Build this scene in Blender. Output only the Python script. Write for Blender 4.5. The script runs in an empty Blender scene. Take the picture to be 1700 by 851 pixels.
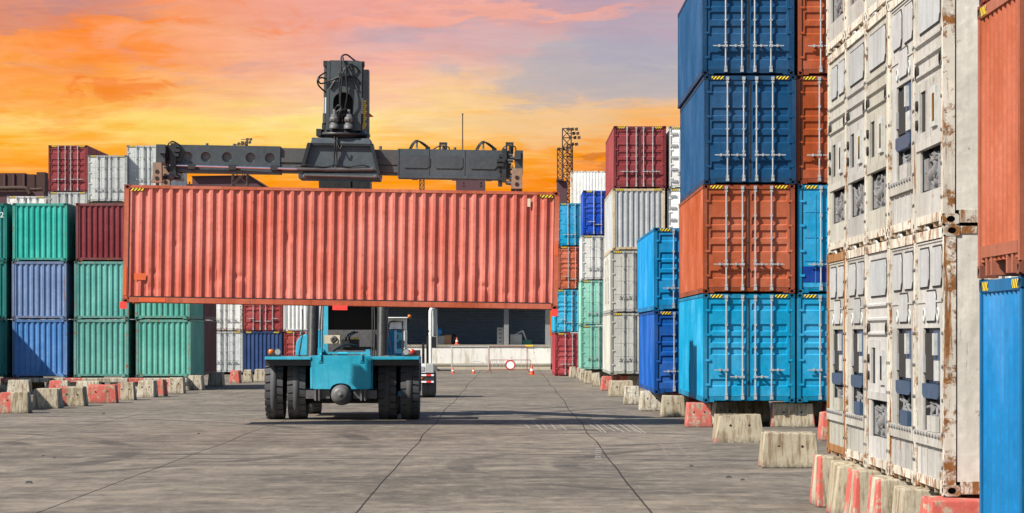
import bpy, math, random
from mathutils import Vector, Matrix, noise as mnoise
R = math.radians
random.seed(7)
SC = bpy.context.scene
COL = SC.collection

# ------------------------------------------------------------------ camera
HC = 2.45                      # camera height
FPX = 5100.0                   # focal length in photo pixels (1700 wide)
VX, VY = 850.0, 556.0          # vanishing point of the yard
cam_d = bpy.data.cameras.new('camera')
cam = bpy.data.objects.new('camera', cam_d); COL.objects.link(cam)
cam.location = (0, 0, HC); cam.rotation_euler = (R(90), 0, 0)
cam_d.sensor_width = 36; cam_d.lens = 36 * FPX / 1700
cam_d.shift_y = (VY - 425.5) / 1700
cam_d.clip_start = 0.5; cam_d.clip_end = 20000
SC.camera = cam

# ------------------------------------------------------------------ sun, sky, exposure
TO_SUN = Vector((-1.0, -0.60, 1.08)).normalized()
SUN_EL = math.asin(TO_SUN.z); SUN_AZ = math.atan2(TO_SUN.x, TO_SUN.y)
sd = bpy.data.lights.new('sun', 'SUN'); sd.energy = 4.8; sd.angle = R(0.5); sd.color = (1.0, 0.93, 0.82)
sun = bpy.data.objects.new('sun', sd); COL.objects.link(sun)
sun.rotation_euler = (-TO_SUN).to_track_quat('-Z', 'Y').to_euler()
SC.view_settings.view_transform = 'Standard'; SC.view_settings.look = 'None'
SC.view_settings.exposure = 0.74; SC.view_settings.gamma = 1.0
SC.view_settings.use_curve_mapping = False
EXPO = 2 ** SC.view_settings.exposure

def s2l(r, g, b):
    f = lambda c: (c/255/12.92) if c/255 <= 0.04045 else ((c/255+0.055)/1.055)**2.4
    return (f(r), f(g), f(b))

class NT:
    """small node-tree helper"""
    def __init__(s, tree): s.t = tree; s.n = tree.nodes; s.l = tree.links
    def node(s, typ, **kw):
        n = s.n.new(typ)
        for k, v in kw.items(): setattr(n, k, v)
        return n
    def put(s, sock, v):
        if hasattr(v, 'is_linked') or isinstance(v, bpy.types.NodeSocket): s.l.new(v, sock)
        else: sock.default_value = v
    def math(s, op, a, b=None, c=None, clamp=False):
        n = s.node('ShaderNodeMath', operation=op, use_clamp=clamp)
        s.put(n.inputs[0], a)
        if b is not None: s.put(n.inputs[1], b)
        if c is not None: s.put(n.inputs[2], c)
        return n.outputs[0]
    def mapr(s, v, a, b, c=0.0, d=1.0, smooth=False):
        n = s.node('ShaderNodeMapRange', clamp=True)
        if smooth: n.interpolation_type = 'SMOOTHSTEP'
        s.put(n.inputs[0], v); n.inputs[1].default_value = a; n.inputs[2].default_value = b
        n.inputs[3].default_value = c; n.inputs[4].default_value = d
        return n.outputs[0]
    def mix(s, f, a, b, blend='MIX'):
        n = s.node('ShaderNodeMix', data_type='RGBA', blend_type=blend)
        s.put(n.inputs[0], f)
        s.put(n.inputs[6], a if not isinstance(a, tuple) else (*a[:3], 1)); s.put(n.inputs[7], b if not isinstance(b, tuple) else (*b[:3], 1))
        return n.outputs[2]
    def noise(s, vec, scale, detail=4, rough=0.55, dist=0.0):
        n = s.node('ShaderNodeTexNoise'); n.inputs['Scale'].default_value = scale
        n.inputs['Detail'].default_value = detail; n.inputs['Roughness'].default_value = rough
        n.inputs['Distortion'].default_value = dist
        if vec is not None: s.l.new(vec, n.inputs['Vector'])
        return n.outputs['Fac']
    def vec(s, v, scale=(1,1,1), add=None):
        n = s.node('ShaderNodeVectorMath', operation='MULTIPLY'); s.l.new(v, n.inputs[0]); n.inputs[1].default_value = scale
        o = n.outputs[0]
        if add is not None:
            m = s.node('ShaderNodeVectorMath', operation='ADD'); s.l.new(o, m.inputs[0]); s.l.new(add, m.inputs[1]); o = m.outputs[0]
        return o
    def ramp(s, fac, stops):
        n = s.node('ShaderNodeValToRGB'); e = n.color_ramp.elements
        while len(e) < len(stops): e.new(0.5)
        for el, (p, c) in zip(e, stops): el.position = p; el.color = (*c[:3], 1)
        s.l.new(fac, n.inputs[0]); return n.outputs[0]

# world: clear daylight dome with a sunset bank of cloud low over the far end of the yard
world = bpy.data.worlds.new('World'); SC.world = world; world.use_nodes = True
w = NT(world.node_tree); w.n.clear()
out = w.node('ShaderNodeOutputWorld')
sky = w.node('ShaderNodeTexSky', sky_type='NISHITA'); sky.sun_disc = False
sky.sun_elevation = SUN_EL; sky.sun_rotation = SUN_AZ % (2*math.pi)
bg1 = w.node('ShaderNodeBackground'); bg1.inputs[1].default_value = 0.078; w.l.new(sky.outputs[0], bg1.inputs[0])
tc = w.node('ShaderNodeTexCoord'); sep = w.node('ShaderNodeSeparateXYZ'); w.l.new(tc.outputs['Generated'], sep.inputs[0])
dx, dy, dz = sep.outputs
yy = w.math('MAXIMUM', dy, 0.02)
u = w.math('DIVIDE', dx, yy); v = w.math('DIVIDE', dz, yy)
cmb = w.node('ShaderNodeCombineXYZ'); w.l.new(u, cmb.inputs[0]); w.l.new(v, cmb.inputs[1])
cv = cmb.outputs[0]
n1 = w.noise(w.vec(cv, (13, 70, 1)), 1.0, 8, 0.60, 0.5)       # broad cloud
n2 = w.noise(w.vec(cv, (26, 420, 1)), 1.0, 5, 0.55, 0.3)     # thin streaks
n3 = w.noise(w.vec(cv, (22, 60, 1)), 1.0, 6, 0.62, 0.8)
vd = w.math('ADD', v, w.math('ADD', w.math('MULTIPLY', w.math('SUBTRACT', n1, 0.5), 0.034), w.math('MULTIPLY', w.math('SUBTRACT', n2, 0.5), 0.020)))
fac = w.math('DIVIDE', vd, 0.125, clamp=True)
def st(y, c): return ((556-y)/5100/0.125, s2l(*c))
left = w.ramp(fac, [(0.0, s2l(240,120,30)), st(300,(255,150,40)), st(245,(255,178,60)), st(205,(255,212,112)), st(160,(255,190,108)), st(110,(255,172,92)), st(60,(255,158,84)), (0.97, s2l(235,150,120))])
right = w.ramp(fac, [(0.0, s2l(238,104,24)), st(310,(250,136,30)), st(260,(253,158,58)), st(200,(250,190,122)), st(150,(224,192,168)), st(90,(196,182,186)), st(40,(206,168,172)), (0.97, s2l(176,156,180))])
mid = w.ramp(fac, [(0.0, s2l(240,110,24)), st(300,(255,158,36)), st(250,(255,190,80)), st(200,(255,218,150)), st(150,(252,200,160)), st(100,(243,182,164)), st(50,(236,170,160)), (0.97, s2l(240,158,140))])
c = w.mix(w.mapr(u, -0.135, -0.045, smooth=True), left, mid)
c = w.mix(w.mapr(u, -0.045, 0.04, smooth=True), c, right)
# darker orange patches on the left, grey-violet patches above and right
lm = w.math('MULTIPLY', w.mapr(n3, 0.52, 0.72, smooth=True), w.mapr(u, -0.02, -0.09, smooth=True))
lm = w.math('MULTIPLY', lm, w.mapr(v, 0.060, 0.082, smooth=True))
c = w.mix(w.math('MULTIPLY', lm, 0.75), c, s2l(255,128,40))
gm = w.math('MULTIPLY', w.mapr(n1, 0.54, 0.68, smooth=True), w.mapr(v, 0.066, 0.098, smooth=True))
c = w.mix(w.math('MULTIPLY', gm, 0.62), c, s2l(172,158,174))
bm = w.math('MULTIPLY', w.mapr(n2, 0.55, 0.75, smooth=True), w.mapr(v, 0.085, 0.060, smooth=True))
c = w.mix(w.math('MULTIPLY', bm, 0.35), c, s2l(255,226,150))
wu = w.math('ADD', u, w.math('MULTIPLY', w.math('SUBTRACT', n3, 0.5), 0.10)); wv = w.math('ADD', v, w.math('MULTIPLY', w.math('SUBTRACT', w.noise(w.vec(cv, (30, 130, 1)), 1.0, 8, 0.66, 0.4), 0.5), 0.030))
def bank(c, px, py, ru, rv, k, col, brk=0.0):
    """a soft bank of cloud or glow in one direction of the sky"""
    a = w.math('POWER', w.math('DIVIDE', w.math('SUBTRACT', wu, (px-850)/5100), ru/5100), 2.0)
    e = w.math('POWER', w.math('DIVIDE', w.math('SUBTRACT', wv, (556-py)/5100), rv/5100), 2.0)
    f = w.mapr(w.math('ADD', a, e), 1.0, 0.15, 0.0, k, smooth=True)
    return w.mix(f, c, s2l(*col))
c = bank(c, 60, 150, 260, 70, 0.55, (255,146,52)); c = bank(c, 190, 70, 200, 50, 0.6, (255,138,56)); c = bank(c, 215, 145, 60, 22, 0.5, (244,122,48)); c = bank(c, 40, 30, 200, 38, 0.65, (206,140,128)); c = bank(c, 160, 8, 170, 26, 0.6, (190,138,138))
c = bank(c, 420, 225, 300, 34, 0.75, (255,222,122)); c = bank(c, 560, 205, 160, 30, 0.6, (255,232,150)); c = bank(c, 330, 60, 150, 45, 0.5, (248,176,140))
c = bank(c, 990, 120, 270, 70, 0.75, (178,176,184)); c = bank(c, 1090, 60, 150, 60, 0.55, (170,166,188)); c = bank(c, 820, 20, 300, 16, 0.7, (248,172,150)); c = bank(c, 720, 60, 170, 34, 0.45, (206,178,184)); c = bank(c, 985, 275, 70, 12, 0.6, (206,120,66)); c = bank(c, 880, 200, 200, 36, 0.5, (240,200,150))
n4 = w.noise(w.vec(cv, (40, 210, 1)), 1.0, 8, 0.68, 0.7)
hsv = w.node('ShaderNodeHueSaturation'); w.l.new(c, hsv.inputs['Color']); w.l.new(w.mapr(n4, 0.30, 0.70, 0.955, 1.04), hsv.inputs['Value']); w.l.new(w.mapr(n4, 0.30, 0.70, 1.05, 0.95), hsv.inputs['Saturation']); c = hsv.outputs[0]
bg2 = w.node('ShaderNodeBackground'); w.l.new(c, bg2.inputs[0]); bg2.inputs[1].default_value = 1.0 / EXPO
msk = w.math('MULTIPLY', w.mapr(dy, 0.75, 0.93, smooth=True), w.mapr(v, 0.30, 0.13, smooth=True))
mx = w.node('ShaderNodeMixShader'); w.l.new(msk, mx.inputs[0]); w.l.new(bg1.outputs[0], mx.inputs[1]); w.l.new(bg2.outputs[0], mx.inputs[2])
w.l.new(mx.outputs[0], out.inputs[0])

# ------------------------------------------------------------------ materials
MATS = {}
def new_mat(name):
    m = bpy.data.materials.new(name); m.use_nodes = True
    t = NT(m.node_tree); b = t.n['Principled BSDF']
    MATS[name] = m; return m, t, b
def bump(t, b, h, strength=0.3, dist=0.02):
    n = t.node('ShaderNodeBump'); n.inputs['Strength'].default_value = strength; n.inputs['Distance'].default_value = dist
    t.l.new(h, n.inputs['Height']); t.l.new(n.outputs[0], b.inputs['Normal'])
def objcoord(t):
    tcn = t.node('ShaderNodeTexCoord'); oi = t.node('ShaderNodeObjectInfo')
    rnd = t.node('ShaderNodeCombineXYZ')
    for i, k in enumerate((91.0, 47.0, 63.0)): t.l.new(t.math('MULTIPLY', oi.outputs['Random'], k), rnd.inputs[i])
    ad = t.node('ShaderNodeVectorMath', operation='ADD'); t.l.new(tcn.outputs['Object'], ad.inputs[0]); t.l.new(rnd.outputs[0], ad.inputs[1])
    return tcn.outputs['Object'], ad.outputs[0], oi

def paint(name, rough=0.55, dirt=0.5, rustk=1.0, streak=1.0, color=None, dents=0.5, spec=0.2):
    """weathered sheet-metal paint: colour from the object, rust amount from its alpha"""
    m, t, b = new_mat(name)
    raw, p, oi = objcoord(t)
    base = oi.outputs['Color'] if color is None else None
    al = oi.outputs['Alpha']
    fade = t.noise(p, 0.55, 4)
    fine = t.noise(p, 9.0, 5, 0.7)
    strk = t.noise(t.vec(p, (7.0, 7.0, 0.35)), 1.0, 5, 0.65)
    if base is None:
        rgb = t.node('ShaderNodeRGB'); rgb.outputs[0].default_value = (*color, 1); base = rgb.outputs[0]
    hs = t.node('ShaderNodeHueSaturation'); t.l.new(base, hs.inputs['Color'])
    t.l.new(t.mapr(fade, 0.3, 0.7, 0.80, 1.16), hs.inputs['Value']); t.l.new(t.mapr(fade, 0.3, 0.7, 1.06, 0.92), hs.inputs['Saturation'])
    c = hs.outputs[0]
    # chalky sun bleaching and grime runs
    c = t.mix(t.math('MULTIPLY', t.mapr(fine, 0.48, 0.75), 0.6), c, (1.35, 1.35, 1.35), 'MULTIPLY')
    c = t.mix(t.math('MULTIPLY', t.mapr(strk, 0.50, 0.74), 0.62*dirt), c, (0.40, 0.36, 0.32), 'MULTIPLY')
    # rust: blotches plus runs
    rn = t.noise(p, 4.2, 8, 0.74, 0.2)
    rs = t.noise(t.vec(p, (11.0, 11.0, 0.8)), 1.0, 6, 0.7)
    rr = t.math('MAXIMUM', rn, t.math('MULTIPLY', rs, 0.97*streak))
    thr = t.math('SUBTRACT', 0.80, t.math('MULTIPLY', al, 0.34*rustk))
    rm = t.math('MULTIPLY', t.math('SUBTRACT', rr, thr), 14.0, clamp=True)
    rcol = t.mix(t.noise(p, 14.0, 4), (0.075, 0.028, 0.012), (0.36, 0.155, 0.045))
    c = t.mix(rm, c, rcol)
    t.l.new(c, b.inputs['Base Color'])
    t.l.new(t.math('ADD', t.mapr(fine, 0.3, 0.7, rough-0.08, rough+0.12), t.math('MULTIPLY', rm, 0.3), clamp=True), b.inputs['Roughness'])
    b.inputs['Specular IOR Level'].default_value = spec
    hd = t.noise(p, 1.7, 3, 0.5)
    h = t.math('ADD', t.math('MULTIPLY', hd, 1.0*dents), t.math('ADD', t.math('MULTIPLY', fine, 0.05), t.math('MULTIPLY', rm, -0.05)))
    bump(t, b, h, 0.6, 0.11)
    return m
paint('container_paint')
paint('frame_paint', dirt=0.9, rustk=1.12, dents=0.2)
paint('machine_paint', rough=0.42, dirt=0.7, dents=0.15)
paint('black_steel', rough=0.45, dirt=0.55, rustk=0.7, dents=0.2, spec=0.35)
paint('grimy_white', rough=0.5, dirt=0.8, dents=0.2)

def simple(name, col, rough=0.6, metal=0.0, var=0.25, nscale=3.0, bmp=0.15, spec=0.4):
    m, t, b = new_mat(name); raw, p, oi = objcoord(t)
    n = t.noise(p, nscale, 6, 0.65)
    c = t.mix(n, tuple(x*(1-var) for x in col), tuple(min(1, x*(1+var)) for x in col))
    t.l.new(c, b.inputs['Base Color']); t.l.new(t.mapr(n, 0.3, 0.7, max(0, rough-0.1), min(1, rough+0.1)), b.inputs['Roughness'])
    b.inputs['Metallic'].default_value = metal; b.inputs['Specular IOR Level'].default_value = spec
    if bmp: bump(t, b, n, bmp, 0.02)
    return m
simple('galvanised', (0.43, 0.44, 0.45), 0.42, 0.35)
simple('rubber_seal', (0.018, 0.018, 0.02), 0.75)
simple('dark_cavity', (0.02, 0.018, 0.017), 0.9)  # near-black that paints in the shade of holes and recesses
simple('tyre_rubber', (0.062, 0.064, 0.070), 0.75, var=0.35, nscale=5)
simple('grease_black', (0.03, 0.032, 0.034), 0.4, var=0.5, nscale=6)  # greasy machine black, also painted shade on the refrigerated units' bay walls
simple('axle_iron', (0.10, 0.10, 0.105), 0.5, var=0.6, nscale=6)
simple('hose', (0.012, 0.012, 0.014), 0.45)
simple('chrome_rod', (0.75, 0.77, 0.8), 0.18, 1.0, var=0.05)
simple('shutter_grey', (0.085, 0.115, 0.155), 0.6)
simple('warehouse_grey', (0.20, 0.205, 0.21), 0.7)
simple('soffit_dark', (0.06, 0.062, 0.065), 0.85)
simple('yellow_plastic', (0.85, 0.55, 0.02), 0.5)
simple('amber_lens', (0.55, 0.13, 0.01), 0.2)
simple('red_lens', (0.42, 0.03, 0.015), 0.25)
simple('clear_lens', (0.32, 0.33, 0.34), 0.12)
simple('beige_plastic', (0.62, 0.55, 0.40), 0.5)
simple('cardboard', (0.36, 0.22, 0.11), 0.8)
simple('cabinet_grey', (0.36, 0.37, 0.36), 0.5)
simple('tarpaulin_blue', (0.03, 0.25, 0.6), 0.5)
simple('bag_black', (0.02, 0.02, 0.03), 0.4)
simple('crate_green', (0.02, 0.12, 0.09), 0.5)
simple('cone_orange', (0.52, 0.075, 0.025), 0.5)
simple('reflective_white', (0.8, 0.8, 0.8), 0.4)
simple('red_paint', (0.50, 0.045, 0.04), 0.5)
simple('faded_red_pipe', (0.24, 0.085, 0.07), 0.6)
simple('faded_white_pipe', (0.42, 0.42, 0.40), 0.6)
simple('arm_core', (0.15, 0.145, 0.14), 0.6, var=0.5, nscale=8)
simple('reefer_machinery', (0.17, 0.172, 0.178), 0.5, var=0.6, nscale=9)
simple('bright_red_tag', (0.80, 0.055, 0.045), 0.5)
simple('orange_patch', (0.60, 0.11, 0.035), 0.5)
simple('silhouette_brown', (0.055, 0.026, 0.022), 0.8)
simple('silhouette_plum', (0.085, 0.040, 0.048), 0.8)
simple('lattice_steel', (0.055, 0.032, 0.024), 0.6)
simple('rust_block', (0.24, 0.165, 0.115), 0.75, var=0.6, nscale=7)
simple('reefer_blue', (0.030, 0.062, 0.115), 0.5, var=0.5, nscale=6)
simple('control_white', (0.40, 0.41, 0.40), 0.5, var=0.5, nscale=12)
simple('cable_yellow', (0.8, 0.5, 0.01), 0.5)
simple('letter_white', (0.75, 0.76, 0.74), 0.6)
simple('letter_grey', (0.16, 0.16, 0.17), 0.6)
simple('skid_mark', (0.30, 0.28, 0.25), 0.8, var=0.5)
simple('stone_dark', (0.05, 0.05, 0.05), 0.9)

m, t, b = new_mat('dark_glass')
b.inputs['Base Color'].default_value = (0.003, 0.0035, 0.004, 1); b.inputs['Specular IOR Level'].default_value = 0.06
n = t.noise(objcoord(t)[1], 2.0, 3); t.l.new(t.mapr(n, 0.3, 0.7, 0.04, 0.14), b.inputs['Roughness'])
m, t, b = new_mat('teal_glass')
c = t.mix(t.noise(objcoord(t)[1], 3.0, 4), (0.01, 0.06, 0.11), (0.02, 0.12, 0.2)); t.l.new(c, b.inputs['Base Color']); b.inputs['Roughness'].default_value = 0.15

# black-and-yellow hazard stripes
m, t, b = new_mat('hazard_stripe')
raw, p, oi = objcoord(t); s3 = t.node('ShaderNodeSeparateXYZ'); t.l.new(raw, s3.inputs[0])
f = t.math('FRACT', t.math('MULTIPLY', t.math('SUBTRACT', t.math('ADD', s3.outputs[0], s3.outputs[1]), t.math('MULTIPLY', s3.outputs[2], 0.9)), 11.0))
cc = t.mix(t.math('GREATER_THAN', f, 0.5), (0.012, 0.012, 0.012), (0.80, 0.58, 0.02)); t.l.new(cc, b.inputs['Base Color']); b.inputs['Roughness'].default_value = 0.5
m, t, b = new_mat('red_white_tape')
raw, p, oi = objcoord(t); s3 = t.node('ShaderNodeSeparateXYZ'); t.l.new(raw, s3.inputs[0])
f = t.math('FRACT', t.math('MULTIPLY', s3.outputs[0], 2.6))
cc = t.mix(t.math('GREATER_THAN', f, 0.5), (0.75, 0.03, 0.03), (0.8, 0.8, 0.8)); t.l.new(cc, b.inputs['Base Color']); b.inputs['Roughness'].default_value = 0.4

# concrete ballast blocks: object colour r = width share painted red from the left, g = end stripes, b = whitewash
m, t, b = new_mat('block_concrete')
raw, p, oi = objcoord(t); s3 = t.node('ShaderNodeSeparateXYZ'); t.l.new(raw, s3.inputs[0])
sc3 = t.node('ShaderNodeSeparateColor'); t.l.new(oi.outputs['Color'], sc3.inputs[0])
big = t.noise(p, 1.6, 5, 0.6); fine = t.noise(p, 16.0, 6, 0.7); runs = t.noise(t.vec(p, (12.0, 12.0, 0.30)), 1.0, 4, 0.6)
c = t.mix(big, (0.25, 0.215, 0.15), (0.43, 0.38, 0.28))
c = t.mix(t.math('MULTIPLY', sc3.outputs[2], t.mapr(fine, 0.60, 0.42)), c, (0.56, 0.55, 0.50))
c = t.mix(t.math('MULTIPLY', t.mapr(runs, 0.46, 0.64), 0.85), c, (0.13, 0.08, 0.032))
edge = t.math('SUBTRACT', t.math('MULTIPLY', sc3.outputs[0], 1.25), 0.62)
redm = t.math('LESS_THAN', s3.outputs[0], edge)
endm = t.math('MULTIPLY', t.math('GREATER_THAN', t.math('ABSOLUTE', s3.outputs[0]), 0.53), t.math('GREATER_THAN', sc3.outputs[1], 0.5))
band = t.math('GREATER_THAN', t.math('ABSOLUTE', s3.outputs[1]), 0.22)
redm = t.math('MAXIMUM', redm, t.math('MULTIPLY', endm, band))
redm = t.math('MULTIPLY', redm, t.mapr(t.noise(p, 5.0, 7, 0.72), 0.60, 0.50))
c = t.mix(t.math('MULTIPLY', redm, 0.92), c, (0.44, 0.070, 0.055))
c = t.mix(t.math('MULTIPLY', t.mapr(s3.outputs[2], 0.14, 0.0), t.mapr(fine, 0.35, 0.6)), c, (0.09, 0.08, 0.065))
t.l.new(c, b.inputs['Base Color']); b.inputs['Roughness'].default_value = 0.85
bump(t, b, t.math('ADD', t.math('MULTIPLY', fine, 0.5), big), 0.5, 0.03)

# yard concrete
m, t, b = new_mat('yard_concrete')
tcn = t.node('ShaderNodeTexCoord'); P = tcn.outputs['Object']; s3 = t.node('ShaderNodeSeparateXYZ'); t.l.new(P, s3.inputs[0])
big = t.noise(P, 0.11, 5, 0.6, 0.4)
mott = t.noise(t.vec(P, (0.9, 0.75, 1)), 1.0, 8, 0.72, 0.3)
grit = t.noise(t.vec(P, (3.6, 1.1, 1)), 1.0, 8, 0.75, 0.2)
strk = t.noise(t.vec(P, (0.16, 0.8, 1)), 1.0, 7, 0.68, 0.4)
fine = t.noise(P, 7.0, 6, 0.75)
wear = t.noise(t.vec(P, (0.30, 0.05, 1)), 1.0, 5, 0.6, 0.5)
c = t.mix(t.mapr(big, 0.3, 0.7), (0.112, 0.095, 0.076), (0.205, 0.176, 0.142))
c = t.mix(t.math('MULTIPLY', t.mapr(mott, 0.50, 0.68), 0.55), c, (0.325, 0.275, 0.215))
c = t.mix(t.math('MULTIPLY', t.mapr(mott, 0.49, 0.34), 0.70), c, (0.068, 0.062, 0.055))
c = t.mix(t.math('MULTIPLY', t.mapr(strk, 0.50, 0.68), 0.58), c, (0.062, 0.058, 0.054))
c = t.mix(t.math('MULTIPLY', t.mapr(wear, 0.54, 0.72), 0.40), c, (0.075, 0.072, 0.070))
c = t.mix(t.math('MULTIPLY', t.mapr(grit, 0.53, 0.66), 0.5), c, (0.052, 0.048, 0.044))
c = t.mix(t.math('MULTIPLY', t.mapr(grit, 0.46, 0.34), 0.35), c, (0.305, 0.278, 0.245))
c = t.mix(t.math('MULTIPLY', t.mapr(fine, 0.54, 0.75), 0.45), c, (0.07, 0.065, 0.06))
arcm = None
for ax_, ay_, ar_ in ((-34, 62, 24.0), (-34, 62, 26.1), (-33, 70, 29.5), (16, 58, 15.0), (16, 58, 17.0), (24, 92, 25.5), (24, 92, 23.4), (-4, 20, 41.0), (-4, 20, 43.2), (-16, 110, 13.0), (-16, 110, 11.1)):
    vd_ = t.node('ShaderNodeVectorMath', operation='DISTANCE'); t.l.new(P, vd_.inputs[0]); vd_.inputs[1].default_value = (ax_, ay_, 0)
    k = t.mapr(t.math('ABSOLUTE', t.math('SUBTRACT', vd_.outputs['Value'], ar_)), 0.32, 0.20); arcm = k if arcm is None else t.math('MAXIMUM', arcm, k)
c = t.mix(t.math('MULTIPLY', t.math('MULTIPLY', arcm, t.mapr(t.noise(P, 0.22, 4, 0.6), 0.44, 0.58)), 0.6), c, (0.04, 0.038, 0.037))
oil = t.mapr(t.noise(t.vec(P, (0.32, 0.20, 1)), 1.0, 6, 0.6, 0.6), 0.66, 0.74)
c = t.mix(t.math('MULTIPLY', oil, 0.55), c, (0.045, 0.042, 0.040))
jm = None
wob = t.math('MULTIPLY', t.math('SUBTRACT', t.noise(t.vec(P, (0.0, 0.055, 0)), 1.0, 3, 0.5), 0.5), 0.34)
for xj in (-15.9, -11.5, -6.55, -2.15, 1.92, 6.3):
    d = t.math('ABSOLUTE', t.math('SUBTRACT', t.math('SUBTRACT', s3.outputs[0], xj), wob))
    k = t.mapr(d, 0.019, 0.009); jm = k if jm is None else t.math('MAXIMUM', jm, k)
for yj in (46, 62, 78, 94, 110, 126, 142, 160, 178, 196):
    d = t.math('ABSOLUTE', t.math('SUBTRACT', s3.outputs[1], t.math('ADD', yj, t.math('MULTIPLY', t.math('SUBTRACT', t.noise(t.vec(P, (0.2, 0, 0)), 1.0, 3), 0.5), 0.6))))
    jm = t.math('MAXIMUM', jm, t.math('MULTIPLY', t.mapr(d, 0.05, 0.02), 0.30))
c = t.mix(t.math('MULTIPLY', jm, 0.88), c, (0.014, 0.013, 0.012))
t.l.new(c, b.inputs['Base Color']); t.l.new(t.mapr(strk, 0.4, 0.65, 0.85, 0.65), b.inputs['Roughness'])
b.inputs['Specular IOR Level'].default_value = 0.15
bump(t, b, t.math('SUBTRACT', t.math('ADD', t.math('MULTIPLY', fine, 0.25), t.math('MULTIPLY', grit, 0.5)), jm), 0.4, 0.02)

# whitewashed loading-dock wall
m, t, b = new_mat('dock_whitewash')
raw, p, oi = objcoord(t)
c = t.mix(t.noise(p, 1.3, 6, 0.7), (0.62, 0.60, 0.55), (0.80, 0.79, 0.75))
c = t.mix(t.math('MULTIPLY', t.mapr(t.noise(t.vec(p, (3, 3, 0.4)), 1.0, 6, 0.7), 0.5, 0.7), 0.8), c, (0.34, 0.28, 0.19))
c = t.mix(t.mapr(t.noise(p, 4.0, 7, 0.75), 0.60, 0.68), c, (0.12, 0.11, 0.10))
s3 = t.node('ShaderNodeSeparateXYZ'); t.l.new(raw, s3.inputs[0])
c = t.mix(t.math('MULTIPLY', t.mapr(s3.outputs[2], 0.45, 0.3), 0.8), c, (0.36, 0.30, 0.20))
t.l.new(c, b.inputs['Base Color']); b.inputs['Roughness'].default_value = 0.9
simple('dock_edge', (0.30, 0.27, 0.22), 0.9, var=0.5)

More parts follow.
